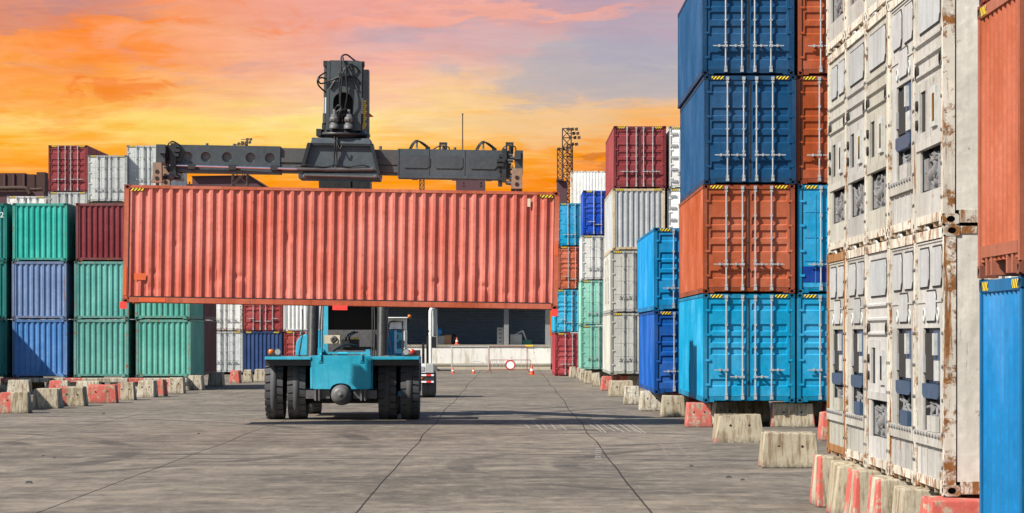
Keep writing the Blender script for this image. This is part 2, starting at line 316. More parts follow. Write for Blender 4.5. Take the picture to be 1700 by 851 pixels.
# ------------------------------------------------------------------ mesh helpers
class MB:
    def __init__(s): s.v = []; s.f = []; s.m = []; s.sm = []
    def add(s, vs, fs, mi=0, smooth=False):
        o = len(s.v); s.v += [tuple(x) for x in vs]
        for f in fs: s.f.append([i+o for i in f]); s.m.append(mi); s.sm.append(smooth)
    def box(s, x0, x1, y0, y1, z0, z1, mi=0):
        vs = [(x0,y0,z0),(x1,y0,z0),(x1,y1,z0),(x0,y1,z0),(x0,y0,z1),(x1,y0,z1),(x1,y1,z1),(x0,y1,z1)]
        s.add(vs, [(0,3,2,1),(4,5,6,7),(0,1,5,4),(1,2,6,5),(2,3,7,6),(3,0,4,7)], mi)
    def hexa(s, vs, mi=0): s.add(vs, [(0,3,2,1),(4,5,6,7),(0,1,5,4),(1,2,6,5),(2,3,7,6),(3,0,4,7)], mi)
    def prism(s, poly, axis, a, b, mi=0):
        """extrude a 2D polygon along an axis (0: poly=(y,z), 1: poly=(x,z), 2: poly=(x,y))"""
        def P(q, k): return {0: (k, q[0], q[1]), 1: (q[0], k, q[1]), 2: (q[0], q[1], k)}[axis]
        n = len(poly); vs = [P(q, a) for q in poly] + [P(q, b) for q in poly]
        fs = [list(range(n))[::-1], list(range(n, 2*n))] + [(i, (i+1) % n, n+(i+1) % n, n+i) for i in range(n)]
        s.add(vs, fs, mi)
    def cyl(s, p0, p1, r0, r1=None, n=16, mi=0, caps=True):
        r1 = r0 if r1 is None else r1
        p0, p1 = Vector(p0), Vector(p1); d = (p1-p0).normalized()
        a = d.orthogonal().normalized(); bb = d.cross(a)
        vs = []
        for p, r in ((p0, r0), (p1, r1)):
            for i in range(n):
                q = 2*math.pi*i/n; vs.append(p + (a*math.cos(q) + bb*math.sin(q))*r)
        s.add(vs, [(i, (i+1) % n, n+(i+1) % n, n+i) for i in range(n)], mi, True)
        if caps: s.add(vs, [tuple(range(n))[::-1], tuple(range(n, 2*n))], mi)
    def tube(s, pts, r, n=8, mi=0, sub=6):
        pts = [Vector(p) for p in pts]
        if sub > 1 and len(pts) > 2:
            q = []
            for i in range(len(pts)-1):
                p0 = pts[max(i-1, 0)]; p1 = pts[i]; p2 = pts[i+1]; p3 = pts[min(i+2, len(pts)-1)]
                for k in range(sub):
                    tt = k/sub
                    q.append(0.5*((2*p1)+(p2-p0)*tt+(2*p0-5*p1+4*p2-p3)*tt**2+(3*p1-p0-3*p2+p3)*tt**3))
            pts = q + [pts[-1]]
        rings = []; prev = None
        for i, p in enumerate(pts):
            d = (pts[min(i+1, len(pts)-1)] - pts[max(i-1, 0)]).normalized()
            a = d.orthogonal().normalized() if prev is None else (prev - d*prev.dot(d)).normalized()
            prev = a; bb = d.cross(a)
            rings.append([p + (a*math.cos(2*math.pi*k/n) + bb*math.sin(2*math.pi*k/n))*r for k in range(n)])
        vs = [q for rg in rings for q in rg]; fs = []
        for i in range(len(rings)-1):
            for k in range(n): fs.append((i*n+k, i*n+(k+1) % n, (i+1)*n+(k+1) % n, (i+1)*n+k))
        s.add(vs, fs, mi, True); s.add(vs, [tuple(range(n))[::-1], tuple(range(len(vs)-n, len(vs)))], mi)
    def lathe(s, prof, origin, axis='x', n=32, mi=0):
        """prof: list of (along, radius)"""
        o = Vector(origin); vs = []
        for a, r in prof:
            for k in range(n):
                q = 2*math.pi*k/n; cq, sq = math.cos(q)*r, math.sin(q)*r
                vs.append(o + Vector({'x': (a, cq, sq), 'y': (cq, a, sq), 'z': (cq, sq, a)}[axis]))
        fs = []
        for i in range(len(prof)-1):
            for k in range(n): fs.append((i*n+k, i*n+(k+1) % n, (i+1)*n+(k+1) % n, (i+1)*n+k))
        s.add(vs, fs, mi, True)
    def grid(s, us, vs_, fn, mi=0, smooth=False):
        nu, nv = len(us), len(vs_)
        V = [fn(a, b_) for b_ in vs_ for a in us]
        s.add(V, [(j*nu+i, j*nu+i+1, (j+1)*nu+i+1, (j+1)*nu+i) for j in range(nv-1) for i in range(nu-1)], mi, smooth)
    def holed(s, c, ux, uz, w, h, rw, rh, depth, nrm, mi=0, mh=1):
        """rectangular face with an octagonal recess: c centre, ux/uz unit axes, nrm outward"""
        c, ux, uz, nrm = map(Vector, (c, ux, uz, nrm))
        N = 16; outer = []; inner = []; deep = []
        for k in range(N):
            q = 2*math.pi*(k+0.5)/N; cx, cz = math.cos(q), math.sin(q)
            m_ = max(abs(cx), abs(cz)); 
            outer.append(c + ux*(cx/m_*w/2) + uz*(cz/m_*h/2)); pi = c + ux*cx*rw + uz*cz*rh
            inner.append(pi); deep.append(pi - nrm*depth)
        vs = outer+inner+deep
        s.add(vs, [(i, (i+1) % N, N+(i+1) % N, N+i) for i in range(N)], mi)
        s.add(vs, [(N+i, N+(i+1) % N, 2*N+(i+1) % N, 2*N+i) for i in range(N)], mh)
        s.add(vs, [tuple(range(2*N, 3*N))], mh)
    def mesh(s, name, mats):
        me = bpy.data.meshes.new(name); me.from_pydata(s.v, [], s.f); me.validate(); 
        for mt in (mats if isinstance(mats, (list, tuple)) else [mats]): me.materials.append(MATS[mt])
        if len(me.polygons) == len(s.f):
            me.polygons.foreach_set('material_index', s.m); me.polygons.foreach_set('use_smooth', s.sm)
        me.update(); return me
    def build(s, name, mats, parent=None, color=None, loc=None):
        return link(name, s.mesh(name, mats), parent, color, loc)

def link(name, me, parent=None, color=None, loc=None, rot=None):
    o = bpy.data.objects.new(name, me); COL.objects.link(o)
    if parent is not None: o.parent = parent
    if color is not None: o.color = color
    if loc is not None: o.location = loc
    if rot is not None: o.rotation_euler = rot
    return o
def tag(o, label, cat, group=None, kind=None):
    if label: o['label'] = label
    if cat: o['category'] = cat
    if group: o['group'] = group
    if kind: o['kind'] = kind
    return o
def empty(name, loc, label, cat, group=None, rot=(0,0,0)):
    o = bpy.data.objects.new(name, None); COL.objects.link(o); o.location = loc; o.rotation_euler = rot
    o.empty_display_size = 0.3
    return tag(o, label, cat, group)
def X(px, d): return (px-VX)*d/FPX          # metres across at distance d for a measured photo column
def Z(py, d): return HC + (VY-py)*d/FPX     # height at distance d for a measured photo row
def bevel(o, wdt=0.02, seg=2):
    bv = o.modifiers.new('bevel', 'BEVEL'); bv.width = wdt; bv.segments = seg; bv.limit_method = 'ANGLE'; bv.angle_limit = R(40); return o

# ------------------------------------------------------------------ ground
g = MB(); g.add([(-3000,-300,0),(3000,-300,0),(3000,9000,0),(-3000,9000,0)], [(0,1,2,3)])
tag(g.build('yard_ground', 'yard_concrete'), None, None, kind='structure')

# ------------------------------------------------------------------ containers
W = 2.438; HW = W/2
PC = {}
CAST = 0.165
def corr(a, b, pitch, depth, flat=0.30):
    """list of (coordinate, depth) along a corrugated sheet"""
    n = max(1, round((b-a)/pitch)); p = (b-a)/n; r = []
    for i in range(n):
        o = a + i*p
        r += [(o, 0), (o+p*flat, 0), (o+p*0.5, depth), (o+p*(0.5+flat), depth)]
    r.append((b, 0)); return r

def casting_mesh(sx, sy, sz):
    """corner casting; outward signs"""
    k = ('casting', sx, sy, sz)
    if k in PC: return PC[k]
    m = MB(); a, bb, h = CAST, 0.178, 0.118
    # body spans x in [0,-a*sx], y in [0,-bb*sy], z in [0,h]; outer corner at origin
    xs = (0, -a*sx); ys = (0, -bb*sy)
    m.holed((-a*sx/2, 0, h/2), (1,0,0), (0,0,1), a, h, 0.042, 0.034, 0.05, (0, sy, 0))
    m.holed((0, -bb*sy/2, h/2), (0,1,0), (0,0,1), bb, h, 0.045, 0.034, 0.05, (sx, 0, 0))
    m.add([(xs[0],ys[1],0),(xs[1],ys[1],0),(xs[1],ys[1],h),(xs[0],ys[1],h)], [(0,1,2,3)])
    m.add([(xs[1],ys[0],0),(xs[1],ys[1],0),(xs[1],ys[1],h),(xs[1],ys[0],h)], [(0,1,2,3)])
    m.add([(xs[0],ys[0],0),(xs[1],ys[0],0),(xs[1],ys[1],0),(xs[0],ys[1],0)], [(0,3,2,1)])
    m.add([(xs[0],ys[0],h),(xs[1],ys[0],h),(xs[1],ys[1],h),(xs[0],ys[1],h)], [(0,1,2,3)])
    PC[k] = m.mesh('corner_casting', ['frame_paint', 'dark_cavity']); return PC[k]

def shell_mesh(L, H, end, side):
    k = ('shell', L, H, end, side)
    if k in PC: return PC[k]
    m = MB(); zb, zt = 0.155, H-0.075
    for sx in (-1, 1):
        if side == 'smooth': prof = [(0.14,0),(0.35,0)] + [q for i in range(int((L-0.8)/0.22)) for q in ((0.4+i*0.22,0),(0.425+i*0.22,0.022),(0.475+i*0.22,0.022),(0.50+i*0.22,0))] + [(L-0.14,0)]
        else: prof = corr(0.14, L-0.14, side, 0.054 if side == 0.272 else 0.042, 0.27)
        off = HW-0.012
        n = len(prof)
        if side == 0.272:
            dr = random.Random(11); dents = [(dr.uniform(0.4, L-0.4), zb+abs(dr.gauss(0.15, 0.75)), dr.uniform(0.05, 0.13), dr.uniform(0.05, 0.20), dr.uniform(-0.010, 0.034)) for _ in range(44)]
            zl = [zb + (zt-zb)*k/64 for k in range(65)]
            def dent(y, z): return sum(h_*math.exp(-((y-cy)/ry)**2-((z-cz)/rz2)**2) for cy, cz, ry, rz2, h_ in dents) + 0.006*math.sin(y*0.9+z*0.7)
            fine_p = []
            for (ya, da), (yb, db) in zip(prof, prof[1:]): fine_p += [(ya, da), ((ya+yb)/2, (da+db)/2)]
            prof = fine_p + [prof[-1]]; n = len(prof)
            def shift(y, z): return y + 0.003*math.sin(2.3*z+y*1.7)*math.sin(math.pi*(z-zb)/(zt-zb))
            V = [(sx*(off-dp-max(-0.006, dent(y, z))*min(1, 6*(z-zb), 6*(zt-z))), shift(y, z), z) for z in zl for y, dp in prof]
        else:
            zl = (zb, zt); V = [(sx*(off-dp), y, z) for z in zl for y, dp in prof]
        for j in range(len(zl)-1):
            m.f += [[len(m.v)+q for q in ((j*n+i, j*n+i+1, (j+1)*n+i+1, (j+1)*n+i) if sx < 0 else (j*n+i+1, j*n+i, (j+1)*n+i, (j+1)*n+i+1))] for i in range(n-1)]; m.m += [0]*(n-1); m.sm += [False]*(n-1)
        m.v += [tuple(q) for q in V]
        if side != 'smooth':   # little roof over the corrugations under the top rail
            V = [(sx*(off-dp), y, z) for z, dd in ((zt, 0),) for y, dp in prof]
    m.add([(-HW+.06,0.06,H-0.03),(HW-.06,0.06,H-0.03),(HW-.06,L-.06,H-0.03),(-HW+.06,L-.06,H-0.03)], [(0,1,2,3)])
    m.add([(-HW+.06,0.10,0.15),(HW-.06,0.10,0.15),(HW-.06,L-.06,0.15),(-HW+.06,L-.06,0.15)], [(0,3,2,1)])
    prof = corr(-HW+0.10, HW-0.10, 0.25, 0.046, 0.36); n = len(prof)
    ends = [(L-0.02, -1)]
    if end == 'blank': ends.append((0.02, 1))
    for y0, sy in ends:
        V = [(x, y0+sy*dp, z) for z in (0.15, H-0.11) for x, dp in prof]
        m.add(V, [(i, i+1, n+i+1, n+i) if sy > 0 else (i+1, i, n+i, n+i+1) for i in range(n-1)])
    PC[k] = m.mesh('wall_panels', 'container_paint'); return PC[k]

def frame_mesh(L, H, end):
    k = ('frame', L, H, end)
    if k in PC: return PC[k]
    m = MB()
    for sx in (-1, 1):
        for y0, y1 in ((0.002, 0.13), (L-0.13, L-0.002)):
            a, bb = sorted((sx*(HW-0.002), sx*(HW-0.115))); m.box(a, bb, y0, y1, 0.118, H-0.118)
        a, bb = sorted((sx*(HW-0.001), sx*(HW-0.06)))
        m.box(a, bb, 0.178, L-0.178, H-0.09, H-0.012)
        m.box(a, bb, 0.178, L-0.178, 0.022, 0.158)
    for y0, y1 in ((0.004, 0.10), (L-0.10, L-0.004)):
        m.box(-HW+CAST, HW-CAST, y0, y1, H-0.125, H-0.015)
    for y0, y1 in ((0.004, 0.11), (L-0.11, L-0.004)):
        if end == 'tunnel' and y0 < 1:
            m.box(-HW+CAST, HW-CAST, y0, y1, 0.19, 0.30)
        else:
            m.box(-HW+CAST, -HW+0.30, y0, y1, 0.018, 0.155); m.box(HW-0.30, HW-CAST, y0, y1, 0.018, 0.155)
            m.box(-HW+0.302, HW-0.302, y0+0.004, y1-0.004, 0.055, 0.152)
    if end == 'tunnel':
        for x in (-0.75, -0.45, 0.45, 0.75):
            m.box(x-0.04, x+0.04, 0.01, 0.5, 0.02, 0.19)
    # cross members beneath the floor
    y = 0.5
    while y < L-0.3: m.box(-HW+0.062, HW-0.062, y, y+0.05, 0.03, 0.148); y += 0.6
    PC[k] = m.mesh('frame', 'frame_paint'); return PC[k]

TROUGH = {'ribbed': [(0.085, 0.075), (0.325, 0.08), (0.46, 0.08), (0.60, 0.08), (0.87, 0.075)],
          'plain': [(0.24, 0.010), (0.50, 0.010), (0.74, 0.010)],
          'close': [(0.09, 0.065), (0.30, 0.07), (0.42, 0.07), (0.54, 0.07), (0.86, 0.07)]}
def door_meshes(H, style, sx):
    k = ('door', H, style, sx)
    if k in PC: return PC[k]
    z0, z1 = 0.165, H-0.132; x0, x1 = 0.020, HW-0.135
    m = MB(); hh = z1-z0
    zz = [(z0, 0)]
    for c_, hw in sorted(TROUGH[style], key=lambda q: -q[0]):
        zc = z1 - c_*hh; s_ = min(0.03, hw*0.6); dp = 0.034 if style != 'plain' else 0.014
        zz += [(zc-hw-s_, 0), (zc-hw, dp), (zc+hw, dp), (zc+hw+s_, 0)]
    zz.append((z1, 0))
    xx = [(x0, 0), (x0+0.055, 0), (x0+0.075, 1), (x1-0.085, 1), (x1-0.065, 0), (x1, 0)]
    yf = 0.028
    V = [(sx*x, yf+dz*ix, z) for z, dz in zz for x, ix in xx]; n = len(xx)
    fs = [(j*n+i, j*n+i+1, (j+1)*n+i+1, (j+1)*n+i) for j in range(len(zz)-1) for i in range(n-1)]
    if sx < 0: fs = [f[::-1] for f in fs]
    m.add(V, fs)
    if style == 'plain':       # vertical seams of the insulated leaf
        for x in (x0+0.36, x0+0.72):
            a, bb = sorted((sx*(x-0.008), sx*(x+0.008))); m.box(a, bb, yf-0.012, yf-0.001, z0+0.12, z1-0.12)
    for zc in (0.12, 0.37, 0.63, 0.88):  # hinge blades
        a, bb = sorted((sx*(x1-0.06), sx*(x1+0.075))); m.box(a, bb, yf-0.034, yf-0.016, z0+hh*zc-0.03, z0+hh*zc+0.03)
    door = m.mesh('door', 'container_paint')
    gk = MB()
    def gb(xa, xb, za, zb):
        a, bb = sorted((sx*xa, sx*xb)); gk.box(a, bb, yf-0.010, yf+0.03, za, zb)
    gb(x1+0.001, x1+0.030, z0-0.012, z1+0.012); gb(x0-0.019, x0-0.001, z0, z1)
    gb(x0, x1, z1+0.001, z1+0.016); gb(x0, x1, z0-0.014, z0-0.001)
    gask = gk.mesh('door_gasket', 'rubber_seal')
    bars = []; hands = []
    for bx in (0.17, 0.60):
        q = MB(); x = sx*bx
        q.cyl((x, yf-0.055, z0-0.05), (x, yf-0.055, z1+0.06), 0.023, n=10)
        for f in (0.02, 0.27, 0.50, 0.73, 0.98):
            zc = z0+hh*f; q.box(x-0.036, x+0.036, yf-0.075, yf-0.002, zc-0.026, zc+0.026)
        for zc in (z0-0.04, z1+0.045): q.box(x-0.040, x+0.040, yf-0.085, yf-0.020, zc-0.045, zc+0.045)
        bars.append(q.mesh('locking_bar', 'galvanised'))
        hq = MB(); zc = z0+hh*(0.235 if style != 'close' else (0.20 if bx < 0.3 else 0.27)); dr = sx if bx > 0.3 else sx
        e = x + sx*0.34*(1 if bx > 0.3 else 1)
        a, bb = sorted((x, e)); hq.box(a, bb, yf-0.105, yf-0.080, zc-0.014, zc+0.014)
        mid_ = (x+e)/2; hq.box(mid_-0.022, mid_+0.022, yf-0.115, yf-0.002, zc-0.035, zc+0.035); hq.box(x-0.05, x+0.05, yf-0.112, yf-0.079, zc-0.03, zc+0.03)
        hands.append(hq.mesh('handle', 'galvanised'))
    PC[k] = (door, gask, bars, hands); return PC[k]

def stripe_mesh(H, sx, y=0.0):
    k = ('stripe', H, sx)
    if k in PC: return PC[k]
    m = MB(); a, bb = sorted((sx*(HW-0.20), sx*(HW-0.52))); m.box(a, bb, -0.002, 0.003, H-0.112, H-0.030)
    PC[k] = m.mesh('hazard_stripe', 'hazard_stripe'); return PC[k]

def container(loc, L, H, end, col, rust, label, group, style='ribbed', rot=(0,0,0), frame_col=None, stripes=True, side=0.278, backcast=True, frust=None, castk=0.55, cat='shipping container', name='shipping_container'):
    if rot == (0,0,0): rot = (0, 0, R(random.uniform(-0.14, 0.14))); loc = (loc[0]+random.uniform(-.018,.018), loc[1]+random.uniform(-.02,.02), loc[2])
    r = empty(name, loc, label, cat, group, rot)
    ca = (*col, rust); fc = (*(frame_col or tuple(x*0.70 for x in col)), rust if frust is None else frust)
    link('wall_panels', shell_mesh(L, H, 'door' if end in ('door', 'reefer') else 'blank', side), r, ca)
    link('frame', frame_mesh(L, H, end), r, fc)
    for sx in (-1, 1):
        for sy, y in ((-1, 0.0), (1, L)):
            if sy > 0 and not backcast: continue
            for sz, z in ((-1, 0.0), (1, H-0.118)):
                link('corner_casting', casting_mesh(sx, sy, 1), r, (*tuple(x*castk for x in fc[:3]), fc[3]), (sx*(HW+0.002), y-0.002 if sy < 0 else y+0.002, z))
    if end == 'door':
        for sx in (-1, 1):
            d, gk, bars, hands = door_meshes(H, style, sx)
            do = link('door', d, r, ca)
            link('door_gasket', gk, do)
            for q in bars: link('locking_bar', q, do)
            for q in hands: link('handle', q, do)
    if stripes:
        for sx in (-1, 1): link('hazard_stripe', stripe_mesh(H, sx), r)
    return r

CYAN = (0.003, 0.25, 0.46); DKBLUE = (0.008, 0.060, 0.150); ORANGE = (0.345, 0.080, 0.032); BRIGHT = (0.002, 0.078, 0.34)
SKYB = (0.003, 0.22, 0.49); MAROON = (0.23, 0.042, 0.047); GREYW = (0.46, 0.475, 0.465); WHITE = (0.74, 0.74, 0.71)
MINT = (0.19, 0.46, 0.36); TEAL = (0.115, 0.34, 0.295); GREEN = (0.035, 0.38, 0.315); PERI = (0.165, 0.245, 0.42); LBLUE = (0.090, 0.235, 0.52)
NAVY = (0.03, 0.06, 0.16); SALMON = (0.53, 0.138, 0.102); MAR2 = (0.17, 0.030, 0.036); RUSTO = (0.34, 0.088, 0.042)
HCH = 2.896; STD = 2.591; L40 = 12.192; L20 = 6.058

def front_loc(px_left, d, z): return (X(px_left, d)+HW, d, z)

# right-hand near stack
GR1 = 'tall stack of coloured containers at the right of the lane'
d = 81.5
for i, (col, rust, lab, st_) in enumerate([
    (CYAN, 0.38, 'cyan container with ribbed doors at the bottom of the tall stack, standing on concrete blocks', 'close'),
    (ORANGE, 0.22, 'orange container with both doors in view, between cyan below and dark blue above', 'ribbed'),
    (DKBLUE, 0.12, 'dark blue container directly on the orange one, all four locking bars in full view', 'ribbed'),
    (DKBLUE, 0.12, 'dark blue container topping the tall stack, cut by the upper picture edge', 'ribbed')]):
    container(front_loc(1168 + (0, -1, 1, -1)[i], d, 0.66+HCH*i), L40, HCH, 'door', col, rust, lab, GR1, st_)
GR1b = 'second column of containers behind the white refrigerated wall'
for i, (col, rust, lab, st_) in enumerate([
    (CYAN, 0.38, 'half hidden cyan container beside the bottom cyan one, next to the white refrigerated wall', 'close'),
    ((0.02, 0.27, 0.50), 0.5, 'weathered cyan container with a dark blue patch low on its door', 'plain'),
    (ORANGE, 0.25, 'half hidden orange container beside the lower dark blue one', 'ribbed'),
    (ORANGE, 0.25, 'half hidden orange container beside the topmost dark blue one', 'ribbed')]):
    r_ = container(front_loc(1322 + (0, 2, 0, 1)[i], d+0.05, 0.66+HCH*i), L40, HCH, 'door', col, rust, lab, GR1b, st_)
    if i == 1:
        q = MB(); q.box(-1.08, -0.02, 0.020, 0.0265, 0.30, 0.72); q.build('paint_patch', 'container_paint', r_, (0.01, 0.045, 0.25, 0.3))
# next stack back
GR2 = 'two-high blue stack behind the tall stack'
d = 95.7
container(front_loc(1087, d, 0.62), L40, STD, 'door', BRIGHT, 0.15, 'bright royal blue container standing on white concrete blocks', GR2, 'ribbed')
container(front_loc(1086, d, 0.62+STD), L40, STD, 'door', SKYB, 0.15, 'sky blue container on top of the royal blue one', GR2, 'ribbed')
# grey and maroon stack
GR3 = 'four-high stack with a maroon container on top'
d = 143.0
container(front_loc(1013.5, d, 0.60), L40, HCH, 'door', (0.41,0.41,0.37), 0.42, 'pale grey container with plain doors at the foot of the maroon topped stack', GR3, 'plain')
SIDE_PARENT = container(front_loc(1014, d, 0.60+HCH), L40, HCH, 'door', (0.44,0.435,0.40), 0.45, 'pale grey container with dark lettering on its long side, second from the ground', GR3, 'plain')
container(front_loc(1017, d, 0.60+HCH*2), L40, HCH, 'blank', (0.37,0.39,0.41), 0.4, 'grey container with a corrugated end wall and rusty corner posts under the maroon one', GR3, frame_col=(0.50,0.40,0.26), frust=0.6)
container(front_loc(1019, d, 0.60+HCH*3), L40, HCH, 'door', MAROON, 0.2, 'maroon container on top of the grey stack, its doors against the sunset', GR3, 'ribbed')
GR3b = 'white containers beside the maroon topped stack'
for i, lab in ((3, 'white container with hinge blocks beside the top maroon one'), (2, 'white container directly below the white one beside the maroon')):
    r_ = container(front_loc(1110-(3-i)*2, d+0.1, 0.60+HCH*i), L40, HCH, 'door', (0.78,0.78,0.76), 0.35, lab, GR3b, 'plain')
    q = MB()
    for zc in (0.35, 0.9, 1.45, 2.0, 2.55): q.box(-HW+0.12, -HW+0.40, -0.03, 0.02, zc-0.05, zc+0.05)
    q.build('hinge_block', 'galvanised', r_)
for i in (0, 1):
    container(front_loc(1106, d+0.1, 0.60+HCH*i), L40, HCH, 'door', GREYW, 0.3, 'container hidden behind the blue stacks, carrying the white ones', 'hidden containers under the white ones', 'plain')
# lettering down the side of the second grey container
# mint stack
GR4 = 'four-high stack with two mint containers'
d = 177.0
container(front_loc(964, d, 0.43), L20, STD, 'door', MINT, 0.3, 'mint green container at the foot of its stack, right behind concrete blocks', GR4, 'plain')
container(front_loc(964, d, 0.43+STD), L20, STD, 'door', (0.22,0.50,0.40), 0.3, 'mint green container on top of another mint one', GR4, 'plain')
container(front_loc(966, d, 0.43+STD*2), L20, STD, 'door', (0.60,0.60,0.57), 0.4, 'white grey container between mint below and deep blue above', GR4, 'plain')
container(front_loc(968, d, 0.43+STD*3), L20, STD, 'door', (0.008,0.06,0.40), 0.15, 'deep blue container on top of the mint and white stack', GR4, 'close')
# far cyan and orange stack
GR5 = 'four-high stack at the right end of the loading dock'
d = 184.0
container(front_loc(921, d, 0.0), L40, STD, 'door', (0.30,0.035,0.045), 0.2, 'dark red container on the ground at the end of the loading dock', GR5, 'ribbed')
container(front_loc(921, d, STD), L40, STD, 'door', (0.01,0.29,0.50), 0.3, 'light blue container standing on the dark red one', GR5, 'close')
container(front_loc(926, d, STD*2), L40, STD, 'door', (0.42,0.10,0.05), 0.5, 'rusty orange container between two light blue ones', GR5, 'close')
container(front_loc(926, d, STD*3), L40, STD, 'door', (0.01,0.29,0.50), 0.2, 'light blue container on top of the rusty orange one', GR5, 'plain')
# white container laid crosswise far behind
d = 216.0
for i in range(5):
    r_ = container((X(948, d), d+HW, 0.0 + 2.80*i), L40, 2.80, 'blank', (0.80,0.80,0.78), 0.40,
        'white container lying crosswise high behind the blue stacks, rust on its left edge' if i == 4 else 'container hidden behind the right stacks, carrying the crosswise white one',
        None if i == 4 else 'hidden containers under the crosswise white one', rot=(0,0,R(-90)), frame_col=(0.62,0.58,0.5), frust=0.7, stripes=False, side='smooth')

# left stacks
GL = 'front row of containers on the left'
d = 137.0; b0 = 0.57
left_rows = [
    (20.5, 0, LBLUE, 0.35, 'blue container crossed by a slanting shadow, on the ground row at the left'),
    (20.0, 1, PERI, 0.45, 'faded violet blue container between the blue one and the bright green one'),
    (21.0, 2, GREEN, 0.42, 'bright sea green container on top of the violet blue one'),
    (123.0, 0, TEAL, 0.45, 'teal container at ground level, second column from the left, below another teal one'),
    (122.5, 1, (0.105,0.34,0.30), 0.45, 'teal container in the middle of its column, below the dark maroon one'),
    (126.0, 2, MAR2, 0.35, 'dark maroon container on top of two teal ones, beside the hoisted container'),
    (225.0, 0, (0.10,0.35,0.285), 0.42, 'teal container at ground level below the left end of the hoisted container'),
    (224.5, 1, (0.10,0.35,0.285), 0.42, 'teal container mostly hidden behind the hoisted container'),
]
for px, lv, col, rust, lab in left_rows:
    container(front_loc(px, d, b0+STD*lv), L20, STD, 'blank', col, rust, lab, GL, stripes=False, frame_col=tuple(x*0.75+0.03 for x in col), frust=0.62)
for lv in range(3):
    r_ = container(front_loc(-79.5, d, b0+STD*lv), L20, STD, 'blank', (0.03,0.22,0.20), 0.35,
        ['dark teal container at the foot of the column cut by the left edge', 'dark teal container in the middle of the column cut by the left edge', 'teal container with white characters on its end, at the left edge'][lv], GL, stripes=False, frust=0.5)
    if lv == 2: CODE_PARENT = r_
for lv in range(2):
    container(front_loc(225, d, b0+STD*lv)[:1] + (d+L20+0.25, b0+STD*lv), L20, STD, 'blank', (0.12,0.035,0.045), 0.2,
        ['dark plum container behind the teal ground one, only its shaded side showing', 'dark plum container stacked on the plum one, only its shaded side showing'][lv], 'plum containers behind the teal column', stripes=False)

GB = 'back row of containers on the left, stacked five high'
d = 191.0
container(front_loc(80, d, 11.36), L40, HCH, 'door', MAROON, 0.2, 'maroon container with closed doors at the top of the back left stack', GB, 'ribbed')
container(front_loc(80, d, 11.36-HCH), L40, HCH, 'door', GREYW, 0.25, 'pale grey container right below the maroon one, only its top showing', GB, 'plain')
container(front_loc(12, d, 11.10-HCH), L40, HCH, 'door', (0.72,0.72,0.70), 0.25, 'white container peeking over the bright sea green one', GB, 'plain')
for px in (80, 12):
    for lv in range(3):
        container(front_loc(px, d, 0.02 + (2.813 if px == 80 else 2.728)*lv), L40, 2.81 if px == 80 else 2.726, 'door', GREYW, 0.25, 'container hidden behind the front left stacks, carrying the back row', 'hidden containers of the back row', 'plain')
d = 191.0
container(front_loc(145.8, d-0.4, 10.72), L40, HCH, 'door', GREYW, 0.3, 'light grey container right of the high maroon one', GB, 'plain')
container(front_loc(210.5, d, 11.36), L40, HCH, 'door', (0.50,0.52,0.515), 0.25, 'light grey container partly covered by the left end of the spreader', GB, 'plain')
for px, top in ((145.8, 10.72), (210.5, 11.36)):
    for lv in range(4):
        container(front_loc(px, d, top/4*lv), L40, top/4, 'door', GREYW, 0.25, 'container hidden behind the front left stacks, carrying the back row', 'hidden containers of the back row', 'plain')
GM = 'two-high containers seen below the hoisted container'
d = 191.0
container(front_loc(337.5, d, 0.10), L40, STD, 'door', (0.52,0.54,0.54), 0.15, 'light grey container with plain doors on the ground beside the navy one', GM, 'plain')
container(front_loc(337.5, d, 0.10+STD), L40, STD, 'door', (0.66,0.66,0.63), 0.55, 'rust stained white container above the light grey one', GM, 'plain', frust=0.8)
container(front_loc(403.5, d, 0.10), L40, STD, 'blank', NAVY, 0.15, 'navy container with a corrugated end on the ground', GM)
container(front_loc(403.5, d, 0.10+STD), L40, STD, 'door', (0.28,0.045,0.045), 0.25, 'brick red container on top of the navy one', GM, 'close', stripes=False)
container(front_loc(470.5, d, 0.10), L40, STD, 'door', (0.27,0.045,0.04), 0.3, 'dull red container on the ground just left of the black hoist cylinder', GM, 'ribbed')
container(front_loc(470.5, d, 0.10+STD), L40, STD, 'blank', (0.60,0.61,0.60), 0.15, 'pale grey corrugated container above the dull red one', GM, stripes=False)
# containers just outside the left edge that throw the slanting shadows
container((-25.3-HW, 124.2, 0.55), L40, STD, 'blank', TEAL, 0.3, 'container just outside the left edge, lower of two, shading the blue one', 'containers outside the left edge', stripes=False)
container((-25.3-HW, 124.2, 0.55+STD), L40, HCH, 'blank', MAR2, 0.3, 'container just outside the left edge, upper of two, shading the blue one', 'containers outside the left edge', stripes=False)
container((-18.5-HW, 98.5, 0.6), L40, HCH, 'blank', MAR2, 0.3, 'single container just outside the left edge, shading the concrete blocks', 'containers outside the left edge', stripes=False)

